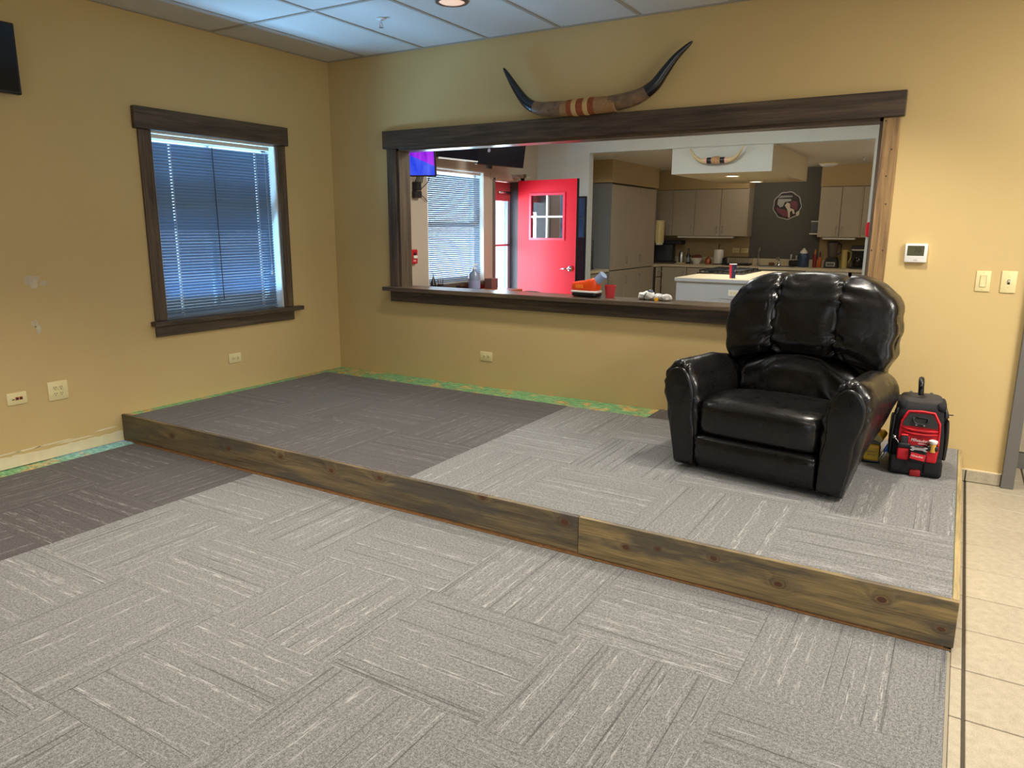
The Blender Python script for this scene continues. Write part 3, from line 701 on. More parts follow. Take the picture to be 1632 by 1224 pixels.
# ================================================================== RECLINER
def nz(x, y, z, s=1.0): return mnoise.noise(Vector((x*s, y*s, z*s)))
def ridge(a, b, c): return (1-min(1, abs(mnoise.noise(Vector((a, b, c))))*1.6))**5
rc = thing('recliner', (4.09, -1.27, HP), 'black leather recliner chair with rolled arms on the carpeted platform', 'armchair', rz=math.radians(-9))
def arm(sgn):
    prof = crom([Vector((x, 0, z)) for x, z in ((0.318, 0.015), (0.312, 0.12), (0.312, 0.26), (0.318, 0.38), (0.335, 0.475), (0.375, 0.555), (0.425, 0.592), (0.484, 0.578), (0.524, 0.525), (0.533, 0.45), (0.520, 0.36), (0.498, 0.24), (0.458, 0.10), (0.440, 0.015))], 7)
    c = Vector((0.415, 0, 0.36)); n = len(prof); rings = []
    ysamp = [-0.004, 0.0, 0.006, 0.014, 0.024, 0.036, 0.05, 0.065, 0.085, 0.11, 0.15, 0.20, 0.28, 0.36, 0.45, 0.55, 0.64, 0.70, 0.73, 0.745]
    for yv in ysamp:
        inset = 0.0
        if yv < 0.036: inset = 0.030*(1-math.sqrt(max(0, 1-((0.036-yv)/0.040)**2)))
        if yv > 0.70: inset = 0.03*((yv-0.70)/0.045)**2
        ring = []
        for i, p in enumerate(prof):
            d = (p-c); d = d.normalized()
            up = max(0.0, min(1.0, (p.z-0.16)/0.2))
            pk = 0.0065*math.sin(i*0.95+1.3*math.sin(i*0.31))*math.exp(-max(0, yv-0.008)/0.035)*up
            w = 0.006*nz(p.x+sgn, yv, p.z, 7.0)
            q = p - d*(inset-pk-w)
            zz = q.z - 0.045*max(0, yv-0.45)/0.3*max(0, (p.z-0.35)/0.25)
            if p.x > 0.38: q = Vector((q.x - min(1, (p.x-0.38)/0.06)*max(0, yv-0.03)/0.7*(0.020 + 0.085*(1-min(1, max(0, (p.z-0.06)/0.38)))), q.y, q.z))
            ring.append(Vector((sgn*q.x, yv*(1-0.15*min(1, max(0, p.z/0.5))*min(1, max(0, yv)/0.2)), max(0.0, zz))))
        rings.append(ring)
    a = MB().loft(rings).build('arm', m_leather, rc, autosmooth=60)
    # smooth front panel inside the gathered edge
    inner = []
    cc = Vector((0.418, 0, 0.30))
    for p in prof:
        q = cc + (p-cc)*Vector((0, 0, 0)).length if False else p.copy()
        d = (p-cc); q = p - d.normalized()*min(0.034, 0.020+0.016*max(0, min(1, (p.z-0.1)/0.3)))
        inner.append(q)
    rings = []
    for (yv, k) in ((0.03, 0.0), (-0.006, 0.0), (-0.013, 0.004), (-0.017, 0.012), (-0.019, 0.024)):
        ring = []
        for q in inner:
            d = (q-cc).normalized(); r = q-d*min(k, 0.5*(q-cc).length); ring.append(Vector((sgn*r.x, yv, max(0.001, r.z))))
        rings.append(ring)
    MB().loft(rings).build('front_panel', m_leather, a, autosmooth=60)
arm(1); arm(-1)
def d_seat(p, X, Y, Z):
    p.z += 0.020*(1-X*X)*max(0, Z)*(0.6+0.4*Y) + 0.004*nz(p.x, p.y, p.z, 9) - 0.003*ridge(p.x*5, p.y*9, 1.7)*max(0, Z)
    p.z -= 0.030*max(0, Y)*max(0, Z)
    ed = math.exp(-(1-abs(X))*14)
    fr = math.atan2(Z, -Y)
    return p + Vector((0, -math.cos(fr)*1, math.sin(fr)))*(0.006*math.sin(fr*26)*ed)
MB().superq((0, 0.255, 0.302), (0.316, 0.285, 0.108), 0.22, 0.42, 40, 64, d_seat).build('seat_cushion', m_leather, rc, smooth=True)
def d_foot(p, X, Y, Z):
    ed = math.exp(-(1-abs(X))*12)
    p.y -= 0.012*(1-X*X)*(1-Z*Z) if Y < 0 else 0
    p.y += 0.05*max(0, -Z)**2
    p.y += 0.006*math.sin(Z*22)*ed + 0.004*math.sin(X*17+1)*max(0, Z)*math.exp(-X*X*6) + 0.003*nz(p.x, p.y, p.z, 8)
    return p
MB().superq((0, 0.030, 0.115), (0.314, 0.066, 0.098), 0.16, 0.38, 44, 56, d_foot).build('footrest', m_leather, rc, smooth=True)
def d_lum(p, X, Y, Z):
    p.z = 0.335 + (Z+1)/2*(0.285-0.075*X*X)
    p.y += (p.z-0.35)*0.22
    if Y < 0:
        a = math.atan2(X*0.31-0.02, 0.66-p.z); dd = math.hypot(X*0.31, 0.66-p.z)
        p.y += 0.020*math.sin(a*19+2.4*nz(p.x, 0, p.z, 6))*math.exp(-dd/0.24) + 0.008*nz(p.x+4, p.y, p.z, 11)
        p.y += 0.020*ridge(a*4.2, dd*2.5, 3.1)*math.exp(-dd/0.30)
    return p
MB().superq((0, 0.585, 0.48), (0.325, 0.115, 0.15), 0.32, 0.55, 90, 110, d_lum).build('lumbar_cushion', m_leather, rc, smooth=True)
def d_back(xin, xout, seed):
    def outer(z):
        tb = [(0.50, 0.385), (0.56, 0.432), (0.64, 0.452), (0.75, 0.457), (0.86, 0.452), (0.94, 0.425), (1.0, 0.37), (1.06, 0.30)]
        for (a, b), (c, d) in zip(tb, tb[1:]):
            if a <= z <= c: return b+(d-b)*(z-a)/(c-a)
        return tb[0][1] if z < 0.5 else tb[-1][1]
    def f(p, X, Y, Z):
        if xin is None:
            x = X*0.186
            zb, zt = 0.598-0.3*x*x, 1.052-0.55*x*x
            z = zb+(Z+1)/2*(zt-zb); dx = 0.186-abs(x)
        else:
            xm = abs(xin)+(X+1)/2*(0.45-abs(xin))
            zb = 0.60-0.34*max(0, xm-0.17)**1.1; zt = 1.043-0.75*max(0, xm-0.30)**1.5
            z = zb+(Z+1)/2*(zt-zb); xo = outer(z)
            x = abs(xin)+(X+1)/2*(xo-abs(xin)); dx = x-abs(xin)
        y = p.y + (z-0.55)*0.20
        if Y < 0:
            y -= 0.018*(1-((Z+0.1))**2)
            y += 0.016*math.sin(z*78+seed+2.0*nz(x, seed, z, 5)+dx*14)*math.exp(-dx/0.06) + 0.014*nz(x+seed, 0.3, z*0.8, 7)
            y += 0.014*ridge(x*5+seed, z*15+dx*14, seed)*math.exp(-dx/0.16)
        if xin is not None:
            y += 0.055*max(0, (abs(x)-0.25)/0.2)**2*(0.5 if Y < 0 else 0.0)
            x += 0.006*math.sin(z*48+seed)*max(0, X)**3
            x = math.copysign(x, xout)
        return Vector((x+0.018, y, z))
    return f
MB().superq((0, 0.605, 0.8), (1, 0.110, 1), 0.26, 0.52, 90, 110, d_back(None, None, 1.0)).build('back_cushion', m_leather, rc, smooth=True)
MB().superq((0, 0.60, 0.8), (1, 0.115, 1), 0.30, 0.52, 90, 110, d_back(0.158, 1, 2.3)).build('back_cushion', m_leather, rc, smooth=True)
MB().superq((0, 0.60, 0.8), (1, 0.115, 1), 0.30, 0.52, 90, 110, d_back(0.158, -1, 4.1)).build('back_cushion', m_leather, rc, smooth=True)
for sx in (-1, 1):   # seam welts between the back channels
    MB().tube([(0.018+sx*0.174, 0.565+(z-0.55)*0.20-0.018*(1-((z-0.82)/0.24)**2), z) for z in [0.62+0.0195*k for k in range(19)]], 0.0035, 6).build('seam_welt', m_leather, rc, smooth=True)
def d_shell(p, X, Y, Z):
    p.y += (p.z-0.3)*0.20; p.x *= 1-0.10*max(0, Z)**3; return p
MB().superq((0.005, 0.635, 0.56), (0.415, 0.085, 0.40), 0.2, 0.3, 24, 32, d_shell).build('back_shell', m_leather, rc, smooth=True)
B('base', (-0.30, 0.30, 0.09, 0.66, 0.002, 0.20), m_blackfab, rc, 0.01)

# ================================================================== ROLLING TOOL BAG
bag = thing('tool_bag', (4.792, -0.545, HP+0.0012), 'red and black rolling tool bag with an upright black handle', 'tool bag', rz=math.radians(4))
FY = -0.150
MB().box(-0.125, 0.125, FY-0.004, 0.15, 0.0, 0.095, bev=0.018, seg=3).build('molded_base', pm('black_moulding', (18, 18, 19), 0.5), bag, autosmooth=40)
def d_bag(p, X, Y, Z):
    p.x *= 1-0.10*max(0, Z); p.y += 0.02*max(0, Z)*(1 if Y < 0 else 0); return p
MB().superq((0, 0.0, 0.225), (0.123, 0.145, 0.165), 0.18, 0.25, 24, 40, d_bag).build('body', m_blackfab, bag, smooth=True)
MB().superq((0, 0.01, 0.375), (0.100, 0.12, 0.032), 0.4, 0.5, 20, 32).build('top_flap', pm('dark_grey_fabric', (52, 48, 46), 0.8, bump=0.3, bscale=300), bag, smooth=True)
# front panel: red field, black flap, red piping
def fpanel(name, poly, y0, mat, parent=bag, th=0.006):
    o = MB().prism(poly, 'y', y0-th, y0).build(name, mat, parent); return o
fpanel('front_panel', [(-0.092, 0.085), (0.092, 0.085), (0.094, 0.25), (0.090, 0.30), (0.058, 0.352), (-0.058, 0.352), (-0.090, 0.30), (-0.094, 0.25)], FY+0.006, m_redfab)
fpanel('front_flap', [(-0.081, 0.272), (0.081, 0.268), (0.079, 0.296), (0.052, 0.342), (-0.052, 0.342), (-0.079, 0.296)], FY+0.001, pm('charcoal_nylon', (46, 44, 44), 0.75, bump=0.2, bscale=300))
pip = [(-0.090, 0.26), (-0.089, 0.296), (-0.060, 0.350), (0.0, 0.354), (0.060, 0.350), (0.089, 0.296), (0.092, 0.24), (0.092, 0.17), (0.090, 0.10)]
MB().tube([(x, FY-0.002, z) for x, z in pip], 0.0055, 8).build('red_piping', m_redtrim, bag, smooth=True)
for k, zc in enumerate((0.258, 0.240)): MB().tube([(-0.082, FY-0.002, zc), (-0.03, FY-0.008, zc-0.006-k*0.002), (0.03, FY-0.008, zc-0.008-k*0.002), (0.085, FY-0.002, zc-0.004)], [0.004, 0.007, 0.007, 0.004], 8).build('pocket_fold', m_redfab, bag, smooth=True)
MB().tube(crom([(-0.03, FY-0.006, 0.318), (-0.034, FY-0.012, 0.304), (-0.022, FY-0.014, 0.290), (0.0, FY-0.014, 0.287), (0.022, FY-0.014, 0.290), (0.034, FY-0.012, 0.304), (0.03, FY-0.006, 0.318), (0.0, FY-0.006, 0.321)], 3, True), 0.004, 8).build('grab_ring', m_black, bag, smooth=True)
for sx in (-0.018, 0.018): MB().lathe([(0.004, 0), (0.004, -0.003)], (sx, FY-0.006, 0.281), 10, 'y').build('rivet', m_steel, bag)
m_whiteprint = pm('white_print', (244, 232, 232), 0.6)
lettering('Milwaukee', 0.024, bag, m_whiteprint, frame_m((0.006, FY-0.0012, 0.196), (1, 0, -0.02), (0, 0, 1)), shear=0.25, sx=0.82, extrude=0.0012)
B('print_rule', (0.0, 0.052, FY-0.0015, FY, 0.178, 0.181), m_whiteprint, bag)
# pockets
for (xa, xb, za, zb, nm) in ((-0.095, -0.036, 0.088, 0.158, 'side_pocket'), (0.040, 0.092, 0.088, 0.158, 'side_pocket')):
    pk = MB().superq(((xa+xb)/2, FY-0.010, (za+zb)/2), ((xb-xa)/2, 0.022, (zb-za)/2), 0.35, 0.4, 16, 24).build(nm, m_redfab, bag, smooth=True)
    MB().superq(((xa+xb)/2, FY-0.014, zb+0.010), ((xb-xa)/2+0.002, 0.021, 0.014), 0.3, 0.4, 12, 20).build('pocket_band', m_black, pk, smooth=True)
pc = MB().superq((0.003, FY-0.016, 0.125), (0.040, 0.030, 0.046), 0.4, 0.45, 18, 28).build('centre_pocket', m_blackfab, bag, smooth=True)
MB().prism([(-0.033, 0.108), (0.036, 0.098), (0.040, 0.132), (-0.028, 0.142)], 'y', FY-0.0475, FY-0.040).build('pocket_patch', m_redtrim, pc)
lettering('Milwaukee', 0.0155, pc, m_whiteprint, frame_m((0.0, FY-0.048, 0.122), (1, 0, -0.08), (0, 0, 1)), shear=0.25, sx=0.85, extrude=0.001)
for (xa, xb) in ((-0.12, -0.04), (0.035, 0.118)): MB().superq(((xa+xb)/2, FY-0.004, 0.065), ((xb-xa)/2, 0.020, 0.045), 0.35, 0.4, 12, 20).build('lower_pocket', m_blackfab, bag, smooth=True)
MB().box(-0.025, 0.027, FY-0.016, FY+0.004, 0.002, 0.038, bev=0.006, seg=2).build('red_foot_tab', pm('red_rubber', (150, 18, 20), 0.5), bag, autosmooth=40)
for sx in (-1, 1):   # side pockets, straps and wheels
    MB().superq((sx*0.118, 0.0, 0.19), (0.020, 0.105, 0.10), 0.3, 0.4, 14, 24).build('side_pouch', m_blackfab, bag, smooth=True)
    MB().tube(crom([(sx*0.100, -0.10, 0.385), (sx*0.118, -0.125, 0.33), (sx*0.126, -0.13, 0.25), (sx*0.128, -0.125, 0.16), (sx*0.125, -0.12, 0.10)], 4), 0.010, 8).build('side_strap', m_black, bag, smooth=True)
    MB().superq((sx*0.092, -0.03, 0.372), (0.022, 0.10, 0.026), 0.4, 0.5, 12, 20).build('zip_shoulder', m_blackfab, bag, smooth=True)
    MB().lathe([(0.036, -0.012), (0.040, -0.008), (0.040, 0.008), (0.036, 0.012)], (sx*0.112, 0.145, 0.040), 20, 'x').build('wheel', m_black, bag, autosmooth=40)
MB().tube([(0.125, -0.06, 0.33), (0.150, -0.065, 0.332)], 0.003, 6).build('zip_pull', m_black, bag)
# telescopic handle
hd = MB().tube(crom([(-0.004, 0.02, 0.385), (-0.008, 0.025, 0.44), (-0.012, 0.02, 0.478), (-0.013, -0.005, 0.500), (-0.013, -0.035, 0.494), (-0.012, -0.050, 0.468), (-0.011, -0.054, 0.425)], 5), 0.0135, 12).build('grip_handle', m_black, bag, smooth=True)
for sx in (-0.05, 0.05): MB().box(sx-0.008, sx+0.008, 0.145, 0.157, 0.05, 0.40).build('handle_rail', m_greymetal, bag)
# tools stuck in the pockets, each a thing of its own
def bagpt(x, y, z): return bag.matrix_basis @ Vector((x, y, z))
bag_m = Matrix.Translation((4.792, -0.545, HP)) @ Matrix.Rotation(math.radians(4), 4, 'Z')
def bag_thing(name, x, y, z, label, cat):
    p = bag_m @ Vector((x, y, z)); return thing(name, p, label, cat, rz=math.radians(4))
wr = bag_thing('wrench', 0.005, FY-0.050, 0.165, 'small chrome double ended wrench across the centre pocket of the tool bag', 'wrench')
def wrench_outline():
    pts = []
    for s in (1, -1):
        c = s*0.030; seq = []
        for k in range(15):
            a = math.radians(-140+k*20) ; seq.append((c+s*0.0125*math.cos(a), s*0.0125*math.sin(a)))
        seq = [q for q in seq]
        jaw = [(c+s*0.012, s*0.005), (c+s*0.002, s*0.003), (c+s*0.002, -s*0.004), (c+s*0.012, -s*0.006)]
        a0 = [(c+s*0.0125*math.cos(math.radians(d)), s*0.0125*math.sin(math.radians(d))) for d in (-150, -120, -90, -60, -30)]
        a1 = [(c+s*0.0125*math.cos(math.radians(d)), s*0.0125*math.sin(math.radians(d))) for d in (28, 60, 90, 120, 150)]
        pts += a0 + jaw[::-1] + a1
    return pts
MB().prism(wrench_outline(), 'y', -0.003, 0.003).build('wrench_body', m_chrome, wr)
tm = bag_thing('marking_can', 0.068, FY-0.022, 0.150, 'short tan cylinder with a white ring top in the right pocket of the tool bag', 'can')
MB().lathe([(0.016, 0.0), (0.016, 0.045)], n=18).build('can_body', pm('tan_label', (206, 160, 70), 0.5), tm, autosmooth=40)
MB().lathe([(0.018, 0.045), (0.021, 0.050), (0.021, 0.060), (0.012, 0.064), (0.010, 0.056)], n=18).build('ring_top', m_white, tm, autosmooth=40)
ph = bag_thing('battery_tool', -0.064, FY-0.016, 0.150, 'red and black rectangular gadget in the left pocket of the tool bag', 'gadget')
MB().box(-0.020, 0.016, -0.010, 0.010, 0.0, 0.070, bev=0.004, seg=2).build('gadget_body', pm('dark_gadget', (34, 28, 32), 0.5), ph, autosmooth=40)
MB().box(0.0165, 0.021, -0.009, 0.009, 0.0, 0.068, bev=0.002).build('red_edge', m_redtrim, ph); MB().box(-0.018, 0.015, -0.009, 0.009, 0.0705, 0.078, bev=0.002).build('red_cap', m_redtrim, ph)
hk = bag_thing('chrome_hook', -0.104, FY-0.020, 0.10, 'bright chrome ball ended hook at the left corner of the tool bag', 'hook')
MB().tube(crom([(0.012, 0, 0.0), (0.016, -0.002, 0.05), (0.010, -0.004, 0.085), (-0.004, -0.004, 0.102)], 4), 0.0026, 8).build('hook_rod', m_chrome, hk, smooth=True)
MB().superq((-0.010, -0.004, 0.110), (0.010, 0.010, 0.010), 1, 1, 10, 14).build('hook_ball', m_chrome, hk, smooth=True)
for k, (dx, colr, lab) in enumerate(((-0.140, (20, 90, 170), 'blue handled screwdriver in the side of the tool bag, nearer the bag front'), (-0.156, (20, 70, 130), 'blue handled screwdriver in the side of the tool bag, nearer the yellow light'))):
    sd = bag_thing('screwdriver', dx+0.002, FY+0.045-0.01*k, 0.085, lab, 'screwdriver'); sd['group'] = 'screwdrivers on the tool bag'
    MB().tube([(-0.022, -0.012, -0.020), (0.0, -0.004, 0.02)], 0.0035, 8).build('shank', m_steel, sd, smooth=True)
    MB().tube([(0.0, -0.004, 0.02), (0.006, -0.002, 0.032), (0.020, 0.002, 0.062), (0.026, 0.004, 0.074)], [0.006, 0.009, 0.009, 0.006], 10).build('handle', pm('blue_handle_%d' % k, colr, 0.4), sd, smooth=True)

# ================================================================== YELLOW WORK LIGHT
yl = thing('work_light', (4.578, -0.537, HP+0.001), 'yellow and black battery work light on the platform between recliner and tool bag', 'work light', rz=math.radians(6))
MB().box(-0.048, 0.045, -0.030, 0.06, 0.0, 0.016, bev=0.006, seg=2).build('black_foot', m_black, yl, autosmooth=40)
MB().box(-0.043, 0.038, -0.036, 0.055, 0.014, 0.108, bev=0.010, seg=3).build('battery_housing', m_yellow, yl, autosmooth=40)
MB().box(-0.047, 0.042, -0.030, 0.058, 0.020, 0.104, bev=0.008, seg=2).build('black_bumper', m_black, yl, autosmooth=40)
MB().box(-0.040, 0.034, -0.0385, -0.036, 0.024, 0.088, bev=0.001).build('yellow_face', pm('yellow_face', (232, 186, 40), 0.45), yl)
lettering('DEWALT', 0.0165, yl, m_black, frame_m((-0.004, -0.0392, 0.067), (1, 0, 0), (0, 0, 1)), sx=0.72, extrude=0.0006)
lettering('20V MAX', 0.0135, yl, m_black, frame_m((-0.004, -0.0392, 0.050), (1, 0, 0), (0, 0, 1)), sx=0.72, extrude=0.0006)
B('clamp_deck', (-0.042, 0.040, -0.026, 0.052, 0.108, 0.128), pm('grey_plastic', (86, 84, 80), 0.5), yl, 0.004)
MB().tube(crom([(-0.030, 0.0, 0.128), (-0.022, 0.0, 0.165), (-0.004, 0.0, 0.196), (0.018, 0.0, 0.200), (0.024, 0.01, 0.186)], 4), 0.011, 10).build('carry_handle', m_black, yl, smooth=True)
lh = MB().lathe([(0.010, 0.045), (0.022, 0.035), (0.026, 0.0), (0.031, -0.022), (0.031, -0.030)], n=20, axis='y').xf(Matrix.Translation((0.034, -0.004, 0.156)) @ Matrix.Rotation(0.45, 4, 'X') @ Matrix.Rotation(-0.5, 4, 'Z')).build('lamp_head', m_yellow, yl, autosmooth=50)
MB().lathe([(0.028, -0.0301), (0.027, -0.0315), (0.001, -0.032)], n=20, axis='y').xf(Matrix.Translation((0.034, -0.004, 0.156)) @ Matrix.Rotation(0.45, 4, 'X') @ Matrix.Rotation(-0.5, 4, 'Z')).build('lens', pm('pale_lens', (236, 214, 150), 0.3), lh)
# ================================================================== DINING ROOM behind the opening
Y2, Y2B, YK, XK = 3.74, 3.86, 7.40, 5.10
W2 = (1.37, 2.462, 0.855, 2.105)
DR = (2.652, 3.335, 2.055)
mb = MB()
mb.box(-0.2, 0, 0.065, W2[0], 0, 3.0).box(-0.2, 0, W2[1], DR[0], 0, 3.0).box(-0.2, 0, DR[1], Y2B, 0, 3.0)
mb.box(-0.2, 0, W2[0], W2[1], 0, W2[2]).box(-0.2, 0, W2[0], W2[1], W2[3], 3.0).box(-0.2, 0, DR[0], DR[1], DR[2], 3.0)
struct(mb.build('wall_dining_left', m_greige))
mb = MB().box(0, 0.745, Y2, Y2B, 0, 3.0).box(3.99, XK, Y2, Y2B, 0, 3.0).box(0.745, 3.99, Y2, Y2B, 2.392, 3.0)
wk = struct(mb.build('wall_kitchen_opening', m_grey_wall))
struct(B('wall_dining_right', (XK, XK+0.06, 0.13, YK, 0, 3.0), m_greige))
struct(B('floor_dining', (-0.2, XK, 0.13, YK+0.15, -0.2, 0.0), pm('tan_vinyl', (170, 156, 132), 0.4, var=0.05)))
struct(B('ceiling_dining', (-0.2, XK+0.1, 0.13, Y2B, 2.86, 2.95), m_white_ceil))
troffer(1.9, 1.55, 38, 'added unseen cool light panel in the dining ceiling nearer the window', 2.855, (0.93, 1.0, 0.98)); troffer(3.7, 1.55, 15, 'added unseen cool light panel in the dining ceiling nearer the right post', 2.855, (0.93, 1.0, 0.98))  # panels added above the header, out of view, to brighten the dining room
w3 = window('window_3', *W2, casing=False)
B('sill_board', (-0.11, 0.075, 1.25, 2.55, 0.812, 0.852), m_trim_y, w3, 0.004)
B('apron_board', (0.0005, 0.022, 1.28, 2.52, 0.745, 0.812), m_trim_y, w3, 0.003)
blind('venetian_blind', 'half open white slatted blind in the bright window beyond the opening', -0.035, 1.388, 2.425, 0.862, 2.088, math.radians(36), holes=False, cord_in=0.11)
# exterior door with its red leaf swung into the room
d1 = D.objects.new('door_1', None); COL.objects.link(d1); struct(d1)
m_bronze = pm('dark_frame', (70, 66, 64), 0.5)
MB().box(-0.2, 0.012, DR[0]-0.002, DR[0]+0.045, 0, DR[2]).build('frame_jamb', m_greymetal, d1)
MB().box(-0.2, 0.012, DR[1]-0.045, DR[1]+0.05, 0, DR[2]+0.045).build('frame_jamb', m_bronze, d1)
MB().box(-0.2, 0.012, DR[0]-0.05, DR[1]+0.05, DR[2]-0.02, DR[2]+0.045).build('frame_head', m_greige, d1)
leafE = thing('red_door_leaf', (0.020, 3.27, 0.0), 'red painted door with a four pane window standing open beyond the opening', 'door', rz=math.radians(-7.5))
LW, LT = 0.885, 0.045
wx0, wx1, wz0, wz1 = 0.205, 0.695, 1.345, 1.865
mb = MB().box(0, wx0, -LT, 0, 0.012, 2.045).box(wx1, LW, -LT, 0, 0.012, 2.045).box(wx0, wx1, -LT, 0, 0.012, wz0).box(wx0, wx1, -LT, 0, wz1, 2.045)
mb.build('door_leaf', m_red_door, leafE)
B('leaf_edge_shade', (LW+0.0002, LW+0.003, -LT, 0.0, 0.012, 2.045), m_black, leafE)  # black strip paints in the shade on the leaf's end face
mb = MB().box(wx0-0.025, wx1+0.025, -LT-0.008, -LT+0.004, wz1-0.004, wz1+0.024).box(wx0-0.025, wx1+0.025, -LT-0.008, -LT+0.004, wz0-0.024, wz0+0.004).box(wx0-0.025, wx0+0.004, -LT-0.008, -LT+0.004, wz0, wz1).box(wx1-0.004, wx1+0.025, -LT-0.008, -LT+0.004, wz0, wz1)
mb.build('window_bead', pm('pink_red_bead', (226, 60, 84), 0.35), leafE)
xm, zm = (wx0+wx1)/2, (wz0+wz1)/2
mb = MB().box(xm-0.011, xm+0.011, -LT-0.004, -0.004, wz0, wz1).box(wx0, xm-0.011, -LT-0.004, -0.004, zm-0.011, zm+0.011).box(xm+0.011, wx1, -LT-0.004, -0.004, zm-0.011, zm+0.011)
mb.build('muntin', m_white, leafE)
m_doorglass = glass('door_glass', (215, 222, 235), 0.30)
for (a, b) in ((wx0, xm-0.011), (xm+0.011, wx1)):
    for (c, d) in ((wz0, zm-0.011), (zm+0.011, wz1)): B('glass_pane', (a, b, -LT*0.6, -LT*0.6+0.004, c, d), m_doorglass, leafE)
lv = MB().lathe([(0.034, 0), (0.034, -0.008), (0.024, -0.012), (0.012, -0.014), (0.012, -0.05)], (0.815, -LT, 0.985), 20, 'y').build('lever_handle', m_chrome, leafE, autosmooth=40)
MB().tube([(0.815, -LT-0.048, 0.985), (0.76, -LT-0.05, 0.985), (0.70, -LT-0.046, 0.98)], [0.011, 0.010, 0.008], 10).build('lever', m_chrome, lv, smooth=True)
MB().lathe([(0.030, 0), (0.030, 0.008), (0.012, 0.014), (0.012, 0.05)], (0.815, 0.0, 0.985), 18, 'y').tube([(0.815, 0.05, 0.985), (0.72, 0.05, 0.985)], 0.010, 8).build('lever_handle', m_steel, leafE, autosmooth=40)
MB().tube([(-0.02, -0.20, 2.085), (0.16, -0.02, 2.085)], 0.010, 8).box(-0.06, 0.20, -0.19, -0.14, 2.065, 2.11).build('closer_arm', m_chrome, leafE)
# outer storm door: red frame around a large bright pane
sd_ = thing('storm_door', (-0.165, DR[0], 0.0), 'bright glazed outer door with red rails beyond the open red door', 'door')
LWd = DR[1]-DR[0]
m_red_alu = pm('red_rail', (206, 84, 96), 0.5)
MB().box(-0.02, 0.02, 0.0, LWd, 1.80, 2.03).build('top_rail', m_red_alu, sd_); MB().box(-0.02, 0.02, 0.0, LWd, 1.24, 1.262).build('middle_rail', m_red_alu, sd_)
MB().box(-0.02, 0.02, 0.0, LWd, 0.01, 0.22).build('bottom_rail', m_red_alu, sd_)
MB().box(-0.02, 0.02, LWd-0.10, LWd-0.001, 0.22, 1.80).build('hinge_stile', pm('lilac_grey_stile', (150, 150, 176), 0.5), sd_)
B('glass_pane', (-0.003, 0.003, 0.002, LWd-0.10, 0.22, 1.24), m_glass, sd_); B('glass_pane', (-0.003, 0.003, 0.002, LWd-0.10, 1.262, 1.80), m_glass, sd_)
MB().tube([(0.045, LWd-0.36, 1.90), (0.045, LWd-0.06, 1.905)], 0.014, 10).build('closer_tube', m_chrome, sd_, smooth=True)
# ground outside
struct(B('floor_outside', (-14, -0.2, -8, 12, -0.3, -0.1), pm('pale_concrete', (200, 198, 192), 0.8, var=0.06)))
# glossy framed boards on both sides of the kitchen opening
def board(name, x0, x1, z0, z1, label):
    t = thing(name, ((x0+x1)/2, Y2-0.002, z0), label, 'board'); w = x1-x0; h = z1-z0
    MB().box(-w/2, w/2, -0.026, 0, 0, h).build('frame', m_black, t)
    B('gloss_sheet', (-w/2+0.014, w/2-0.014, -0.0275, -0.0255, 0.014, h-0.014), pm('gloss_sheet', (120, 140, 170), 0.08, metal=0.9), t)
    return t
board('wall_board', 0.40, 0.728, 0.62, 1.865, 'tall dark framed glossy board half hidden behind the open red door')
board('wall_board', 4.02, 4.36, 0.62, 1.885, 'tall dark framed glossy board beside the right post of the opening')
rt = thing('red_pennant', (4.035, Y2-0.034, 1.395), 'small red cloth hanging on the glossy board by the right post', 'cloth')
MB().superq((0, 0, 0.075), (0.05, 0.010, 0.078), 0.5, 0.8, 14, 20, lambda p, X, Y, Z: p+Vector((0, -0.006*math.sin(X*6), 0))).build('cloth', pm('red_cloth', (206, 26, 52), 0.7), rt, smooth=True)
# televisions up on the dining walls
def screen_mat():
    t = NT('lit_screen'); v = t.coords((1, 1, 1)); s = t.n('ShaderNodeSeparateXYZ'); t.link(v, s.inputs[0])
    d = t.math('SUBTRACT', s.outputs['Z'], t.math('MULTIPLY_ADD', s.outputs['X'], -0.42, 0.165))
    msk = t.ramp(d, [(0.49, (0, 0, 0)), (0.5, (1, 1, 1))]); t.t.nodes[-1]
    n = t.noise(t.coords((14, 1, 3)), 1.2, 3)
    blue = t.ramp(n, [(0.3, lin((30, 60, 230))), (0.7, lin((90, 110, 250)))]); mag = t.ramp(n, [(0.3, lin((120, 0, 220))), (0.7, lin((190, 70, 245)))])
    gt = t.math('GREATER_THAN', d, 0.0)
    e = t.n('ShaderNodeEmission', {'Strength': 0.9}); t.link(t.mix(gt, blue, mag), e.inputs[0]); t.link(e.outputs[0], t.out.inputs[0]); return t.m
m_screen = screen_mat()
def tvset(label, loc, w, h, rz, rx, lit=False, arm_to=None):
    t = thing('television', loc, label, 'television', rz=rz); t.rotation_euler = (rx, 0, rz)
    MB().box(-w/2, w/2, 0.0, 0.045, 0, h, bev=0.004).build('casing', m_black, t)
    B('screen', (-w/2+0.010, w/2-0.010, -0.0015, 0.002, 0.014, h-0.012), m_screen if lit else pm('navy_dark_screen', (14, 16, 32), 0.2), t)
    MB().box(-0.12, 0.12, 0.045, 0.07, h/2-0.12, h/2+0.12).tube([(0, 0.06, h/2), arm_to], 0.02, 8).build('wall_bracket', m_black, t)
    return t
tvset('lit television showing purple and blue shapes beyond the left end of the opening', (0.300, 0.86, 1.95), 0.335, 0.40, math.radians(22), math.radians(8), lit=True, arm_to=(-0.24, 0.15, 0.2))
t2 = tvset('dark television above the far blind, nearer the lit screen', (0.24, 1.60, 2.165), 0.62, 0.40, math.radians(82), math.radians(14), arm_to=(0.0, 0.195, 0.2))
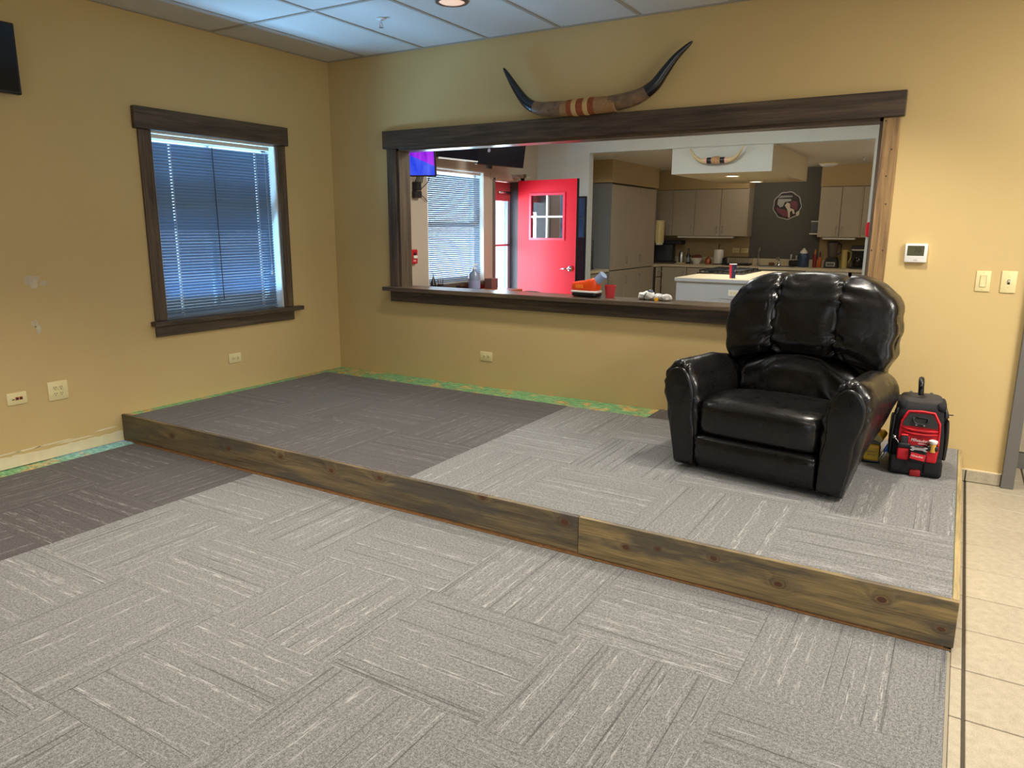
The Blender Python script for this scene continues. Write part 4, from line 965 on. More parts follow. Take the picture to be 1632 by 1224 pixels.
MB().tube([(-0.30, -0.004, 0.004), (0.30, -0.004, 0.004)], 0.008, 8).build('light_strip', pm('pale_strip', (230, 230, 230), 0.3), t2)
t3 = tvset('dark blue television above the red rail door, farther from the lit screen', (0.26, 2.42, 2.155), 0.76, 0.44, math.radians(78), math.radians(9), arm_to=(0.0, 0.225, 0.2))
MB().lathe([(0.022, 0.0), (0.022, -0.001)], (-0.22, -0.002, 0.16), 16, 'y').build('pale_logo', pm('pale_logo', (150, 156, 176), 0.4), t3)
MB().box(-0.20, -0.14, 0.0, 0.04, -0.035, 0.0).build('sensor_pod', m_black, t3)
# cable box and cables under the lit television
cb = thing('cable_box', (0.0, 1.165, 1.765), 'black adapter box with tangled cables on the wall under the lit television', 'adapter')
MB().box(0.0, 0.05, -0.05, 0.06, 0.0, 0.07, bev=0.008).build('adapter', m_black, cb); MB().box(0.0, 0.06, -0.04, 0.04, 0.075, 0.16, bev=0.006).build('splitter', m_black, cb)
for k in range(5): MB().tube(crom([(0.03+0.01*k, -0.03+0.015*k, 0.15), (0.07, -0.05+0.03*k, 0.20+0.02*k), (0.05, 0.01*k, 0.28), (0.06, -0.02+0.012*k, 0.36)], 4), 0.006, 6).build('cable', m_black, cb, smooth=True)
MB().tube(crom([(0.06, 0.20, 0.36), (0.04, 0.18, 0.18), (0.03, 0.05, 0.07), (0.02, 0.14, 0.0), (0.015, 0.19, -0.03)], 5), 0.004, 6).build('loose_cable', pm('brown_cable', (70, 50, 46), 0.6), cb, smooth=True)
# fire alarm pull station
fa = thing('fire_alarm_pull', (0.0, 1.098, 1.10), 'small red fire alarm pull station on the wall left of the far window', 'fire alarm')
MB().box(0.0, 0.035, -0.052, 0.052, 0.0, 0.145, bev=0.006).build('housing', pm('alarm_red', (186, 22, 40), 0.4), fa)
B('pull_bar', (0.035, 0.05, -0.03, 0.03, 0.055, 0.085), m_white, fa, 0.003); B('key_panel', (0.0352, 0.038, -0.016, 0.022, 0.085, 0.115), m_black, fa)
lettering('FIRE', 0.026, fa, m_white, frame_m((0.0355, 0.0, 0.03), (0, 1, 0), (0, 0, 1)))
# desk under the far window and the things on it
dk = thing('desk', (0.29, 1.72, 0.0), 'brown wooden desk against the wall under the far window', 'desk')
m_desk = wood('desk_wood', (110, 62, 36), (160, 96, 58), (190, 124, 80), 'y', 0.3)
B('desk_top', (-0.21, 0.21, -0.82, 0.80, 0.735, 0.768), m_desk, dk, 0.004)
for sx in (-0.18, 0.18):
    for sy in (-0.78, 0.76): B('leg', (sx-0.025, sx+0.025, sy-0.025, sy+0.025, 0.0, 0.735), m_desk, dk)
B('back_panel', (-0.20, -0.185, -0.75, 0.73, 0.40, 0.735), m_desk, dk)
bt = thing('sanitizer_bottle', (0.20, 1.95, 0.768), 'large clear pump bottle standing on the desk by the far window', 'bottle')
m_clear = pm('clear_blue_gel', (176, 196, 228), 0.12, trans=0.55)
MB().lathe([(0.062, 0), (0.068, 0.01), (0.068, 0.15), (0.055, 0.195), (0.022, 0.225), (0.02, 0.245)], n=22).build('bottle_body', m_clear, bt, autosmooth=45)
MB().lathe([(0.024, 0.245), (0.024, 0.262), (0.008, 0.265), (0.008, 0.295)], n=14).tube([(0, 0, 0.295), (0.0, 0.05, 0.298), (0.0, 0.058, 0.288)], 0.009, 8).build('pump', m_white, bt)
MB().lathe([(0.0686, 0.03), (0.0686, 0.12)], n=22, cap=False).build('label', pm('faded_label', (150, 160, 200), 0.5), bt)
for (x, y, lab, kind) in ((0.17, 1.235, 'pencil cup holding dark scissors on the desk near the left post', 0), (0.17, 1.355, 'short pencil cup holding pens on the desk', 1)):
    pc_ = thing('pencil_cup', (x, y, 0.768), lab, 'pencil cup')
    MB().lathe([(0.032, 0), (0.036, 0.11), (0.033, 0.11), (0.03, 0.006)], n=16).build('cup', pm('mesh_black', (30, 26, 26), 0.6), pc_, autosmooth=40)
    if kind == 0: MB().tube([(0.0, -0.01, 0.02), (0.0, -0.03, 0.12), (0.0, -0.005, 0.225)], [0.006, 0.016, 0.005], 8).tube([(0.0, 0.01, 0.02), (0.0, 0.03, 0.10), (0.0, 0.0, 0.20)], [0.006, 0.012, 0.004], 8).build('scissors', m_black, pc_, smooth=True)
    else:
        for k in range(3): MB().tube([(0, -0.01+0.01*k, 0.01), (0.0, -0.045+0.045*k, 0.16)], 0.004, 6).build('pen', [m_black, pm('brown_pencil', (130, 70, 40), 0.5), m_black][k], pc_)
tp = thing('tape_dispenser', (0.18, 1.68, 0.768), 'small dark tape dispenser on the desk beside the clear bottle', 'dispenser')
MB().box(-0.03, 0.03, -0.055, 0.055, 0, 0.03, bev=0.008).lathe([(0.032, -0.012), (0.032, 0.012)], (0, -0.01, 0.05), 18, 'x').build('dispenser_body', m_black, tp)
bk = thing('paper_stack', (0.20, 1.50, 0.768), 'white papers lying on the desk under the far window', 'papers')
for k in range(3): B('sheet_stack', (-0.09+0.01*k, 0.09, -0.12, 0.11-0.01*k, 0.005*k, 0.005*k+0.0045), m_white, bk)
bx = thing('wooden_box', (0.14, 2.40, 0.768), 'small brown box at the far end of the desk by the bright door', 'box')
MB().box(-0.05, 0.05, -0.07, 0.07, 0, 0.105, bev=0.003).build('box_body', pm('brown_box', (120, 84, 76), 0.6), bx); B('lid', (-0.052, 0.052, -0.072, 0.072, 0.105, 0.115), pm('brown_box_lid', (140, 100, 90), 0.6), bx)
# chairs of the dining room, mostly hidden by the sill
def dining_chair(loc, rz, label, h, col):
    t = thing('dining_chair', loc, label, 'chair', rz=rz, group='dining chairs beyond the sill')
    MB().box(-0.22, 0.22, -0.22, 0.22, 0.43, 0.475, bev=0.012, seg=2).build('seat', col, t, autosmooth=40)
    MB().loft([[Vector((x, -0.20-0.03*(1-(x/0.2)**2)+dy, z)) for x, z in [(0.2*math.cos(a), h-0.16+0.16*math.copysign(abs(math.sin(a))**0.4, math.sin(a))) for a in [2*PI*k/24 for k in range(24)]]] for dy in (0, -0.025)]).build('backrest', col, t)
    for sx in (-0.19, 0.19):
        for sy in (-0.19, 0.19): MB().tube([(sx, sy, 0.43), (sx*1.1, sy*1.1, 0)], 0.012, 8).build('leg', m_greymetal, t)
        MB().tube([(sx*0.8, -0.2, 0.44), (sx*0.8, -0.225, h-0.25)], 0.011, 8).build('back_post', m_greymetal, t)
    return t
m_chair = pm('grey_chair', (92, 94, 94), 0.5)
dining_chair((1.20, 1.30, 0), math.radians(186), 'dark grey chair back showing above the sill below the red door', 0.845, m_chair)
dining_chair((2.72, 3.22, 0), math.radians(4), 'pale grey chair back showing in front of the kitchen island', 0.74, pm('pale_grey_chair', (168, 172, 178), 0.5))
# second horns on the kitchen header
h2 = thing('mounted_horns', (2.36, Y2-0.05, 2.20), 'small pale cattle horns on the white header of the kitchen', 'horns')
m_horn2 = pm('pale_horn', (206, 182, 136), 0.35, var=0.15, vscale=20); m_pink = pm('pink_wrap', (222, 176, 162), 0.7)
for s in (-1, 1):
    MB().tube(crom([(s*0.13, 0, 0.035), (s*0.19, -0.005, 0.045), (s*0.245, -0.01, 0.085), (s*0.285, -0.012, 0.135), (s*0.318, -0.01, 0.195)], 5), [0.030-0.0275*k/20 for k in range(21)], 12).build('horn', m_horn2, h2, smooth=True)
    MB().lathe([(0.032, -0.016), (0.033, 0.0), (0.031, 0.016)], (s*0.118, 0, 0.034), 14, 'x').build('pink_wrap', m_pink, h2, autosmooth=60)
    MB().lathe([(0.034, -0.026), (0.036, 0.0), (0.034, 0.026)], (s*0.075, 0, 0.034), 14, 'x').build('black_wrap', m_black, h2, autosmooth=60)
MB().lathe([(0.036, -0.05), (0.046, -0.02), (0.046, 0.02), (0.036, 0.05)], (0, 0, 0.036), 16, 'x').build('hide_wrap', pm('tan_hide', (178, 140, 104), 0.8, var=0.2, vscale=30), h2, autosmooth=60)
MB().box(-0.05, 0.05, 0.02, 0.05, 0.0, 0.07).build('back_plate', pm('brown_plaque', (90, 60, 40), 0.6), h2)

# ================================================================== KITCHEN SHELL
struct(B('wall_kitchen_left', (-0.2, 0.0, Y2B, YK+0.15, 0, 3.0), m_kit_wall))
mb = MB().box(0, 1.905, YK, YK+0.15, 0, 2.6).box(2.97, XK, YK, YK+0.15, 0, 2.6)
struct(mb.build('wall_kitchen_back', m_kit_wall))
struct(B('wall_kitchen_accent', (1.905, 2.97, YK, YK+0.15, 0, 2.6), m_dark_wall))
struct(B('ceiling_kitchen', (-0.2, XK+0.1, Y2B, YK+0.15, 2.402, 2.5), m_white_ceil))
# dropped soffit over the island, flush with the opening wall
mb = MB().box(1.822, 2.972, Y2, 3.76, 2.10, 2.395); sf = struct(mb.build('trim_2', m_grey_wall))
B('soffit_box', (1.823, 2.971, 3.7605, 5.88, 2.1005, 2.402), pm('soffit_paint', (196, 182, 150), 0.7), sf)
downlight(2.40, 4.28, True, 'lit round downlight under the kitchen soffit, nearer the horns', z=2.1, r=0.075, power=80, group='soffit downlights')
downlight(2.39, 5.52, True, 'lit round downlight under the kitchen soffit, farther from the horns', z=2.1, r=0.075, power=80, group='soffit downlights')
dm = thing('ceiling_dome_light', (3.11, 6.72, 2.402), 'unlit white dome light on the kitchen ceiling near the accent wall', 'ceiling light')
MB().lathe([(0.13, 0.0), (0.13, -0.02), (0.10, -0.045), (0.04, -0.06), (0.001, -0.062)], n=24).build('dome', m_white, dm, smooth=True)
MB().lathe([(0.135, 0.0), (0.14, -0.006), (0.135, -0.016)], n=24).build('rim', m_cream_dk, dm, autosmooth=40)
dm2 = thing('ceiling_dome_light', (4.62, 5.3, 2.402), 'added lit white dome light on the kitchen ceiling, hidden by the right post', 'ceiling light')  # extra dome out of view, added to fill the kitchen with light
MB().lathe([(0.13, 0.0), (0.13, -0.02), (0.10, -0.045), (0.04, -0.06), (0.001, -0.062)], n=24).build('dome', m_lens_on, dm2, smooth=True)
_l = D.lights.new('kitchen_fill_lamp', 'POINT'); _l.energy = 11; _l.color = (1, 0.9, 0.76); _l.shadow_soft_size = 0.12
link(D.objects.new('kitchen_fill_lamp', _l), dm2).location = (0, 0, -0.2)
dm3 = thing('ceiling_dome_light', (2.25, 6.45, 2.402), 'added lit white dome light hidden behind the kitchen soffit', 'ceiling light')  # second unseen dome, added to lift the light behind the soffit
MB().lathe([(0.13, 0.0), (0.13, -0.02), (0.10, -0.045), (0.04, -0.06), (0.001, -0.062)], n=24).build('dome', m_lens_on, dm3, smooth=True)
_l = D.lights.new('kitchen_fill_lamp', 'POINT'); _l.energy = 4; _l.color = (1, 0.9, 0.76); _l.shadow_soft_size = 0.12
link(D.objects.new('kitchen_fill_lamp', _l), dm3).location = (0, 0, -0.2)
ks = thing('sprinkler_head', (3.65, 5.97, 2.402), 'tiny sprinkler head on the kitchen ceiling near the right post', 'sprinkler')
MB().lathe([(0.025, 0.0), (0.025, -0.004), (0.008, -0.012), (0.008, -0.045)], n=14).build('pipe', m_steel, ks); MB().lathe([(0.014, -0.045), (0.014, -0.048)], n=12).build('deflector', m_steel, ks)
# ---- cabinets
def pull(x, y, z, parent, axis='y', L=0.10, horiz=False):
    # bow handle standing off the front face; front faces -axis or +x
    out = Vector((0, -0.028, 0)) if axis == 'y' else Vector((0.028, 0, 0))
    along = (Vector((1, 0, 0)) if axis == 'y' else Vector((0, 1, 0))) if horiz else Vector((0, 0, 1))
    c = Vector((x, y, z)); a, b = c-along*L/2, c+along*L/2
    return MB().tube([a, a+out, b+out, b], 0.006, 6).build('handle', m_steel, parent)
def front_x(parent, x, y0, y1, z0, z1, hy=None, hz=None, name='door', horiz=False):
    d = MB().box(x, x+0.019, y0+0.003, y1-0.003, z0+0.003, z1-0.003, bev=0.002).build(name, m_cab, parent)
    if hy is not None: pull(x+0.019, hy, hz, d, 'x', horiz=horiz)
    return d
def front_y(parent, y, x0, x1, z0, z1, hx=None, hz=None, name='door', mat=None, horiz=False):
    d = MB().box(x0+0.003, x1-0.003, y-0.019, y, z0+0.003, z1-0.003, bev=0.002).build(name, mat or m_cab, parent)
    if hx is not None: pull(hx, y-0.019, hz, d, 'y', horiz=horiz)
    return d
PT = thing('pantry_cabinet', (0, 0, 0), 'tall beige pantry cabinet with three door pairs at the left of the kitchen', 'cabinet')
B('carcass', (0.002, 0.58, 4.81, 6.535, 0.0, 2.085), m_cab_edge, PT)
B('side_panel', (0.002, 0.598, 4.792, 4.81, 0.0, 2.085), m_cab_side, PT)
B('end_panel', (0.002, 0.606, 6.535, 6.553, 0.0, 2.085), m_cab, PT)
for (a, b, hy) in ((4.81, 5.34, 4.86), (5.34, 5.87, 5.40), (5.87, 6.535, 5.93)):
    front_x(PT, 0.581, a, b, 0.875, 2.075, hy, 1.02); front_x(PT, 0.581, a, b, 0.09, 0.868, hy, 0.72)
struct(B('trim_3', (0.0, 0.606, 4.785, 6.64, 2.095, 2.402), m_kit_wall))
SCB = thing('side_cabinet', (0, 0, 0), 'low beige cabinet with a small worktop in front of the pantry side', 'cabinet')
B('carcass', (0.002, 0.56, 3.90, 4.785, 0.0, 0.86), m_cab, SCB); B('worktop', (0.002, 0.598, 3.885, 4.788, 0.862, 0.90), m_counter, SCB, 0.004)
for (a, b) in ((3.905, 4.34), (4.34, 4.783)): front_x(SCB, 0.561, a, b, 0.10, 0.85, (a+b)/2+0.15, 0.75)
ts = thing('toaster_oven', (0.42, 4.28, 0.90), 'small chrome toaster oven on the low side cabinet worktop', 'toaster oven', rz=math.radians(20))
MB().box(-0.13, 0.13, -0.14, 0.12, 0.012, 0.20, bev=0.01, seg=2).build('oven_body', m_black, ts, autosmooth=40)
MB().box(-0.125, 0.125, -0.146, -0.14, 0.02, 0.19).build('front_frame', m_steel, ts); B('oven_glass', (-0.10, 0.08, -0.150, -0.146, 0.04, 0.165), pm('oven_window', (62, 46, 40), 0.2), ts)
MB().tube([(-0.09, -0.165, 0.175), (0.07, -0.165, 0.175)], 0.006, 6).build('oven_handle', m_steel, ts)
rk = thing('wire_rack', (0.30, 4.60, 0.90), 'thin wire rack standing behind the small toaster oven', 'rack')
mb = MB()
for k in range(6): mb.tube([(-0.13, 0, 0.02+0.075*k), (0.13, 0, 0.02+0.075*k)], 0.003, 5)
for sx in (-0.13, 0.13): mb.tube([(sx, 0, 0.0), (sx, 0, 0.41)], 0.004, 5)
mb.build('wire_frame', m_black, rk); MB().box(-0.13, 0.13, -0.06, 0.06, 0.0, 0.008).build('foot_plate', m_black, rk)
# upper cabinets
def upper(name, x0, x1, seams, label, hside):
    t = thing(name, (0, 0, 0), label, 'cabinet'); B('carcass', (x0, x1-0.019, 7.09, YK-0.002, 1.354, 2.086), m_cab_edge, t)
    for k, (a, b) in enumerate(zip(seams, seams[1:])):
        hx = None if hside[k] is None else (b-0.045 if hside[k] > 0 else a+0.045)
        front_y(t, 7.089, a, b, 1.352, 2.088, hx, 1.46)
    B('end_panel', (x1-0.018, x1, 7.072, YK-0.002, 1.350, 2.090), m_cab, t)
    return t
upper('upper_cabinet', 0.40, 0.705, [0.40, 0.705], 'upper kitchen cabinet with one door beside the pantry', [1])
upper('upper_cabinet', 0.707, 1.075, [0.707, 1.075], 'upper kitchen cabinet with one wide door, second from the pantry', [1])
upper('upper_cabinet', 1.077, 1.930, [1.077, 1.500, 1.912], 'upper kitchen cabinet with two doors left of the charcoal wall', [1, -1])
upper('upper_cabinet', 2.975, 3.565, [2.975, 3.275, 3.548], 'upper kitchen cabinet with two doors right of the charcoal wall', [1, -1])
upper('upper_cabinet', 3.567, 4.05, [3.567, 4.03], 'upper kitchen cabinet with one door by the right post of the opening', [-1])
struct(B('trim_4', (0.0, 1.93, 7.06, YK, 2.092, 2.402), m_kit_wall)); struct(B('trim_5', (2.972, XK, 7.06, YK, 2.092, 2.402), m_kit_wall))
for (a, b, lab) in ((0.80, 1.72, 'long white light strip under the left upper cabinets'), (3.05, 3.50, 'short white light strip under the right upper cabinets')):
    ls = thing('light_strip', ((a+b)/2, 7.14, 1.322), lab, 'light strip'); MB().box(-(b-a)/2, (b-a)/2, -0.05, 0.05, 0, 0.028, bev=0.004).build('strip_housing', m_white, ls); B('strip_lens', (-(b-a)/2+0.01, (b-a)/2-0.01, -0.03, 0.03, -0.003, 0.0), m_cream, ls)
# base cabinets
def base_unit(label, x0, x1, fronts, y=6.79):
    t = thing('base_cabinet', (0, 0, 0), label, 'cabinet'); B('carcass', (x0, x1, y, YK-0.002, 0.09, 0.858), m_cab_edge, t); B('toe_kick', (x0, x1, y+0.05, YK-0.002, 0, 0.09), m_black, t)
    for (a, b, c, d, hx, hz, nm) in fronts: front_y(t, y-0.001, a, b, c, d, hx, hz, nm, horiz=(nm == 'drawer'))
    return t
lt = thing('base_cabinet', (0, 0, 0), 'base cabinet with a drawer between the pantry and the kitchen corner', 'cabinet')
B('carcass', (0.002, 0.645, 6.556, YK-0.002, 0.09, 0.858), m_cab_edge, lt); B('toe_kick', (0.002, 0.60, 6.556, YK-0.002, 0.0, 0.09), m_black, lt)
front_x(lt, 0.646, 6.556, 6.76, 0.70, 0.855, 6.66, 0.78, 'drawer', True); front_x(lt, 0.646, 6.556, 6.76, 0.10, 0.692, 6.72, 0.60)
base_unit('base cabinet with one door in the kitchen corner', 0.670, 1.090, [(0.672, 1.090, 0.10, 0.855, 1.04, 0.74, 'door')])
base_unit('base cabinet with two doors behind the left of the island', 1.092, 2.05, [(1.092, 1.57, 0.10, 0.855, 1.52, 0.74, 'door'), (1.57, 2.05, 0.10, 0.855, 1.62, 0.74, 'door')])
base_unit('base cabinet with two doors under the kitchen sink', 2.052, 2.90, [(2.052, 2.476, 0.10, 0.855, 2.42, 0.74, 'door'), (2.476, 2.90, 0.10, 0.855, 2.53, 0.74, 'door')])
dw = thing('dishwasher', (0, 0, 0), 'dishwasher with a steel control strip behind the recliner back', 'dishwasher')
B('tub', (2.905, 3.50, 6.79, YK-0.002, 0.0, 0.858), m_black, dw); B('door_panel', (2.908, 3.497, 6.765, 6.789, 0.10, 0.80), m_steel, dw, 0.004); B('control_strip', (2.908, 3.497, 6.762, 6.789, 0.803, 0.856), m_white, dw, 0.003)
MB().tube([(2.95, 6.74, 0.775), (3.45, 6.74, 0.775)], 0.010, 8).build('handle', m_steel, dw)
base_unit('base cabinet at the right end of the kitchen run', 3.54, 4.30, [(3.54, 3.92, 0.10, 0.855, 3.60, 0.74, 'door'), (3.92, 4.30, 0.10, 0.855, 4.24, 0.74, 'door')])
wt = thing('kitchen_worktop', (0, 0, 0), 'long cream worktop running along the kitchen back wall', 'worktop')
MB().prism([(0.002, 6.556), (0.672, 6.556), (0.672, 6.757), (4.30, 6.757), (4.30, YK-0.002), (0.002, YK-0.002)], 'z', 0.862, 0.90).build('worktop_slab', m_counter, wt)
struct(B('trim_6', (0.02, 4.30, YK-0.020, YK-0.0005, 0.9005, 1.005), m_counter)); struct(B('trim_7', (0.0005, 0.020, 6.556, YK-0.002, 0.9005, 1.005), m_counter))
# island with cooktop
isl = thing('kitchen_island', (2.375, 4.795, 0.0), 'pale blue grey kitchen island with a cream worktop', 'island')
B('cabinet_body', (-0.435, 0.435, -1.02, 1.02, 0.0, 0.845), m_island, isl); B('worktop', (-0.455, 0.455, -1.045, 1.045, 0.846, 0.890), m_counter, isl, 0.006, 2)
B('front_edge_band', (-0.452, 0.452, -1.049, -1.0455, 0.850, 0.886), m_island, isl)
po = thing('island_outlet', (2.634, 3.7745, 0.732), 'white outlet plate on the end of the kitchen island', 'outlet')
B('cover_plate', (-0.058, 0.058, -0.006, 0, -0.036, 0.036), m_white, po, 0.002)
for sx in (-0.022, 0.022): MB().lathe([(0.016, 0), (0.016, -0.002)], (sx, -0.006, 0), 14, 'y').build('receptacle', m_cream, po)
ck = thing('cooktop', (2.17, 5.22, 0.890), 'black gas cooktop with grates set on the island worktop', 'cooktop')
B('steel_tray', (-0.27, 0.33, -0.52, 0.52, 0.0, 0.012), pm('dark_steel', (70, 68, 64), 0.35, metal=0.8), ck, 0.003)
for gx in (-0.13, 0.17):
    for gy in (-0.33, 0.0, 0.33):
        g = MB()
        for s in (-0.12, 0.12): g.tube([(gx+s, gy-0.14, 0.042), (gx+s, gy+0.14, 0.042)], 0.007, 6).tube([(gx-0.12, gy+s, 0.042), (gx+0.12, gy+s, 0.042)], 0.007, 6)
        g.tube([(gx, gy-0.14, 0.046), (gx, gy+0.14, 0.046)], 0.006, 6).tube([(gx-0.12, gy, 0.046), (gx+0.12, gy, 0.046)], 0.006, 6)
        for sx in (-0.12, 0.12):
            for sy in (-0.12, 0.12): g.tube([(gx+sx, gy+sy, 0.012), (gx+sx, gy+sy, 0.042)], 0.006, 6)
        g.build('grate', m_black, ck); MB().lathe([(0.04, 0.012), (0.04, 0.026), (0.02, 0.032)], (gx, gy, 0), 16).build('burner', m_black, ck, autosmooth=40)
for k in range(5): MB().lathe([(0.018, 0.012), (0.016, 0.034)], (-0.24, -0.36+0.18*k, 0), 12).build('knob', m_steel, ck)
cp = thing('paper_cup', (2.545, 4.03, 0.890), 'tall red and navy paper cup standing on the kitchen island', 'cup')
MB().lathe([(0.032, 0.0), (0.043, 0.165)], n=28).build('cup_body', pm('navy_cup', (52, 52, 92), 0.45), cp, autosmooth=45)
vv, ff = [], []
for k in range(15):
    a = math.radians(182+k*6.0)
    for (r, z) in ((0.0325, 0.004), (0.0432, 0.160)): vv.append((r*math.cos(a), r*math.sin(a), z))
for k in range(14): ff.append([2*k, 2*k+2, 2*k+3, 2*k+1])
mesh_obj('red_band', vv, ff, pm('red_cup_print', (226, 44, 66), 0.45), cp, True)
mesh_obj('white_flash', [(0.0395*math.cos(a), 0.0395*math.sin(a), z) for a, z in ((-0.85, 0.075), (-0.35, 0.09), (-0.25, 0.12), (-0.6, 0.105))], [[0, 1, 2, 3]], m_white, cp)
MB().lathe([(0.0435, 0.162), (0.046, 0.165), (0.0435, 0.169), (0.040, 0.166)], n=24, cap=False).build('rim', m_white, cp, smooth=True)
# ---- things on the back worktop
ZW = 0.90
mw = thing('microwave', (0.50, 7.13, ZW), 'black microwave oven in the kitchen corner on a dark tray', 'microwave', rz=math.radians(12))
MB().box(-0.23, 0.23, -0.17, 0.17, 0.03, 0.31, bev=0.008).build('oven_body', m_black, mw); B('tray', (-0.26, 0.25, -0.20, 0.18, 0.0, 0.029), pm('brown_tray', (60, 46, 36), 0.5), mw, 0.004)
B('door_glass', (-0.21, 0.12, -0.174, -0.170, 0.05, 0.29), pm('black_satin', (10, 10, 12), 0.5), mw); B('key_pad', (0.135, 0.215, -0.174, -0.170, 0.05, 0.29), pm('keypad', (30, 30, 34), 0.4), mw)
MB().box(-0.24, 0.30, -0.12, 0.16, 0.345, 0.41, bev=0.01).build('shelf_box', pm('dark_box', (40, 34, 34), 0.6), mw) if False else None
bb = thing('dark_box', (0.60, 7.20, ZW+0.312), 'dark flat box lying on top of the microwave', 'box', rz=math.radians(4))
MB().box(-0.24, 0.26, -0.11, 0.15, 0.0, 0.062, bev=0.006).build('box_body', pm('dark_box', (40, 34, 36), 0.6), bb); B('box_lid_line', (-0.242, 0.262, -0.112, 0.152, 0.046, 0.05), m_black, bb)
wd = thing('paper_dispenser', (0.64, 6.66, 1.24), 'off white paper towel dispenser on the pantry end panel', 'dispenser')
MB().box(-0.03, 0.05, -0.10, 0.10, 0.0, 0.36, bev=0.012, seg=2).build('dispenser_body', m_cream, wd, autosmooth=40); B('paper_flap', (-0.02, 0.04, -0.08, 0.08, -0.03, 0.0), m_white, wd)
sc_ = thing('steel_canister', (0.872, 7.13, ZW), 'narrow brushed steel canister on a cream tray', 'canister')
MB().lathe([(0.040, 0.018), (0.040, 0.185), (0.037, 0.19), (0.034, 0.188)], n=20).build('canister_body', m_steel, sc_, autosmooth=40); B('tray', (-0.055, 0.075, -0.09, 0.09, 0, 0.018), m_cream, sc_, 0.005)
ob = thing('oil_bottle', (0.992, 7.13, ZW), 'dark oil bottle with a slim neck beside the steel canister', 'bottle')
MB().lathe([(0.034, 0.0), (0.034, 0.13), (0.014, 0.175), (0.012, 0.225)], n=16).build('bottle_body', pm('dark_green_glass', (36, 38, 30), 0.15), ob, autosmooth=40); MB().lathe([(0.014, 0.225), (0.014, 0.25)], n=12).build('cap', m_black, ob); MB().lathe([(0.0345, 0.03), (0.0345, 0.10)], n=16, cap=False).build('label', pm('pale_label', (150, 160, 165), 0.5), ob)
bw = thing('white_bowl', (1.135, 7.12, ZW), 'white bowl heaped with brown bags on the worktop', 'bowl')
MB().lathe([(0.045, 0.0), (0.05, 0.012), (0.092, 0.085), (0.096, 0.10), (0.088, 0.098), (0.04, 0.02)], n=26).build('bowl_body', m_white, bw, autosmooth=50)
MB().superq((0, 0, 0.10), (0.085, 0.08, 0.045), 0.7, 0.8, 14, 20, lambda p, X, Y, Z: p+Vector((0, 0, 0.02*nz(p.x, p.y, p.z, 30)))).build('contents', pm('brown_bag', (110, 60, 46), 0.6, var=0.3, vscale=40), bw, smooth=True)
ct = thing('copper_canister', (1.325, 7.13, ZW), 'copper coloured jar with a lid beside the paper towels', 'jar')
MB().lathe([(0.045, 0.0), (0.054, 0.03), (0.05, 0.075), (0.036, 0.095)], n=20).build('jar_body', pm('copper', (186, 110, 80), 0.3, metal=0.7), ct, autosmooth=50); MB().lathe([(0.038, 0.095), (0.02, 0.112), (0.008, 0.116), (0.008, 0.13)], n=16).build('lid', pm('copper', (186, 110, 80), 0.3), ct, autosmooth=50)
ptw = thing('paper_towel_roll', (1.497, 7.12, ZW), 'white paper towel roll on an upright wooden holder', 'paper towel')
MB().lathe([(0.085, 0.0), (0.085, 0.014)], n=22).lathe([(0.010, 0.014), (0.010, 0.29), (0.018, 0.295), (0.018, 0.315), (0.004, 0.325)], n=10).build('holder', pm('dark_wood', (90, 64, 36), 0.5), ptw, autosmooth=40); MB().lathe([(0.022, 0.018), (0.075, 0.018), (0.077, 0.022), (0.077, 0.235), (0.075, 0.24), (0.022, 0.24)], n=26, cap=False).build('paper_roll', m_white, ptw, autosmooth=50)
dr = thing('dish_rack', (1.83, 7.10, ZW), 'black wire dish rack on the worktop near the charcoal wall', 'dish rack')
B('drip_tray', (-0.18, 0.18, -0.14, 0.16, 0.0, 0.03), m_black, dr, 0.006)
mb = MB()
for k in range(13): mb.tube([(-0.175+0.029*k, -0.135, 0.03), (-0.18+0.03*k, -0.145, 0.125)], 0.0025, 5); mb.tube([(-0.175+0.029*k, 0.155, 0.03), (-0.18+0.03*k, 0.16, 0.125)], 0.0025, 5)
mb.tube([(-0.185, -0.147, 0.125), (0.185, -0.147, 0.125), (0.185, 0.162, 0.125), (-0.185, 0.162, 0.125), (-0.185, -0.147, 0.125)], 0.004, 6)
mb.build('wire_basket', m_black, dr); MB().box(-0.235, -0.187, -0.10, 0.02, 0.0, 0.115, bev=0.005).build('cutlery_cup', m_black, dr)
for (x, lab) in ((1.698, 'yellowed outlet plate above the dish rack, farther from the charcoal wall'), (1.840, 'yellowed outlet plate above the dish rack, nearer the charcoal wall')):
    o = thing('wall_outlet', (x, YK, 1.125), lab, 'outlet'); B('cover_plate', (-0.056, 0.056, -0.006, 0, -0.037, 0.037), m_cream, o, 0.002)
    for sx in (-0.022, 0.022): MB().lathe([(0.016, 0), (0.016, -0.002)], (sx, -0.006, 0), 14, 'y').build('receptacle', m_cream_dk, o)
fc = thing('filter_faucet', (2.10, 7.24, ZW), 'slim upright faucet left of the kitchen sink', 'faucet')
MB().lathe([(0.022, 0), (0.022, 0.02), (0.010, 0.03)], n=14).build('faucet_base', m_steel, fc, autosmooth=40); MB().tube(crom([(0, 0, 0.02), (0, 0, 0.22), (0.015, -0.03, 0.275), (0.035, -0.09, 0.27), (0.04, -0.11, 0.23)], 5), 0.009, 8).build('spout', m_steel, fc, smooth=True)
sk = thing('kitchen_sink', (2.425, 7.03, ZW), 'steel kitchen sink set into the worktop before the charcoal wall', 'sink')
MB().prism([(-0.275, -0.22), (0.275, -0.22), (0.275, 0.20), (-0.275, 0.20)], 'z', 0.0, 0.006).build('rim', m_steel, sk); B('basin', (-0.24, 0.24, -0.18, 0.14, 0.0055, 0.0072), pm('dark_basin', (90, 92, 92), 0.3, metal=0.7), sk)
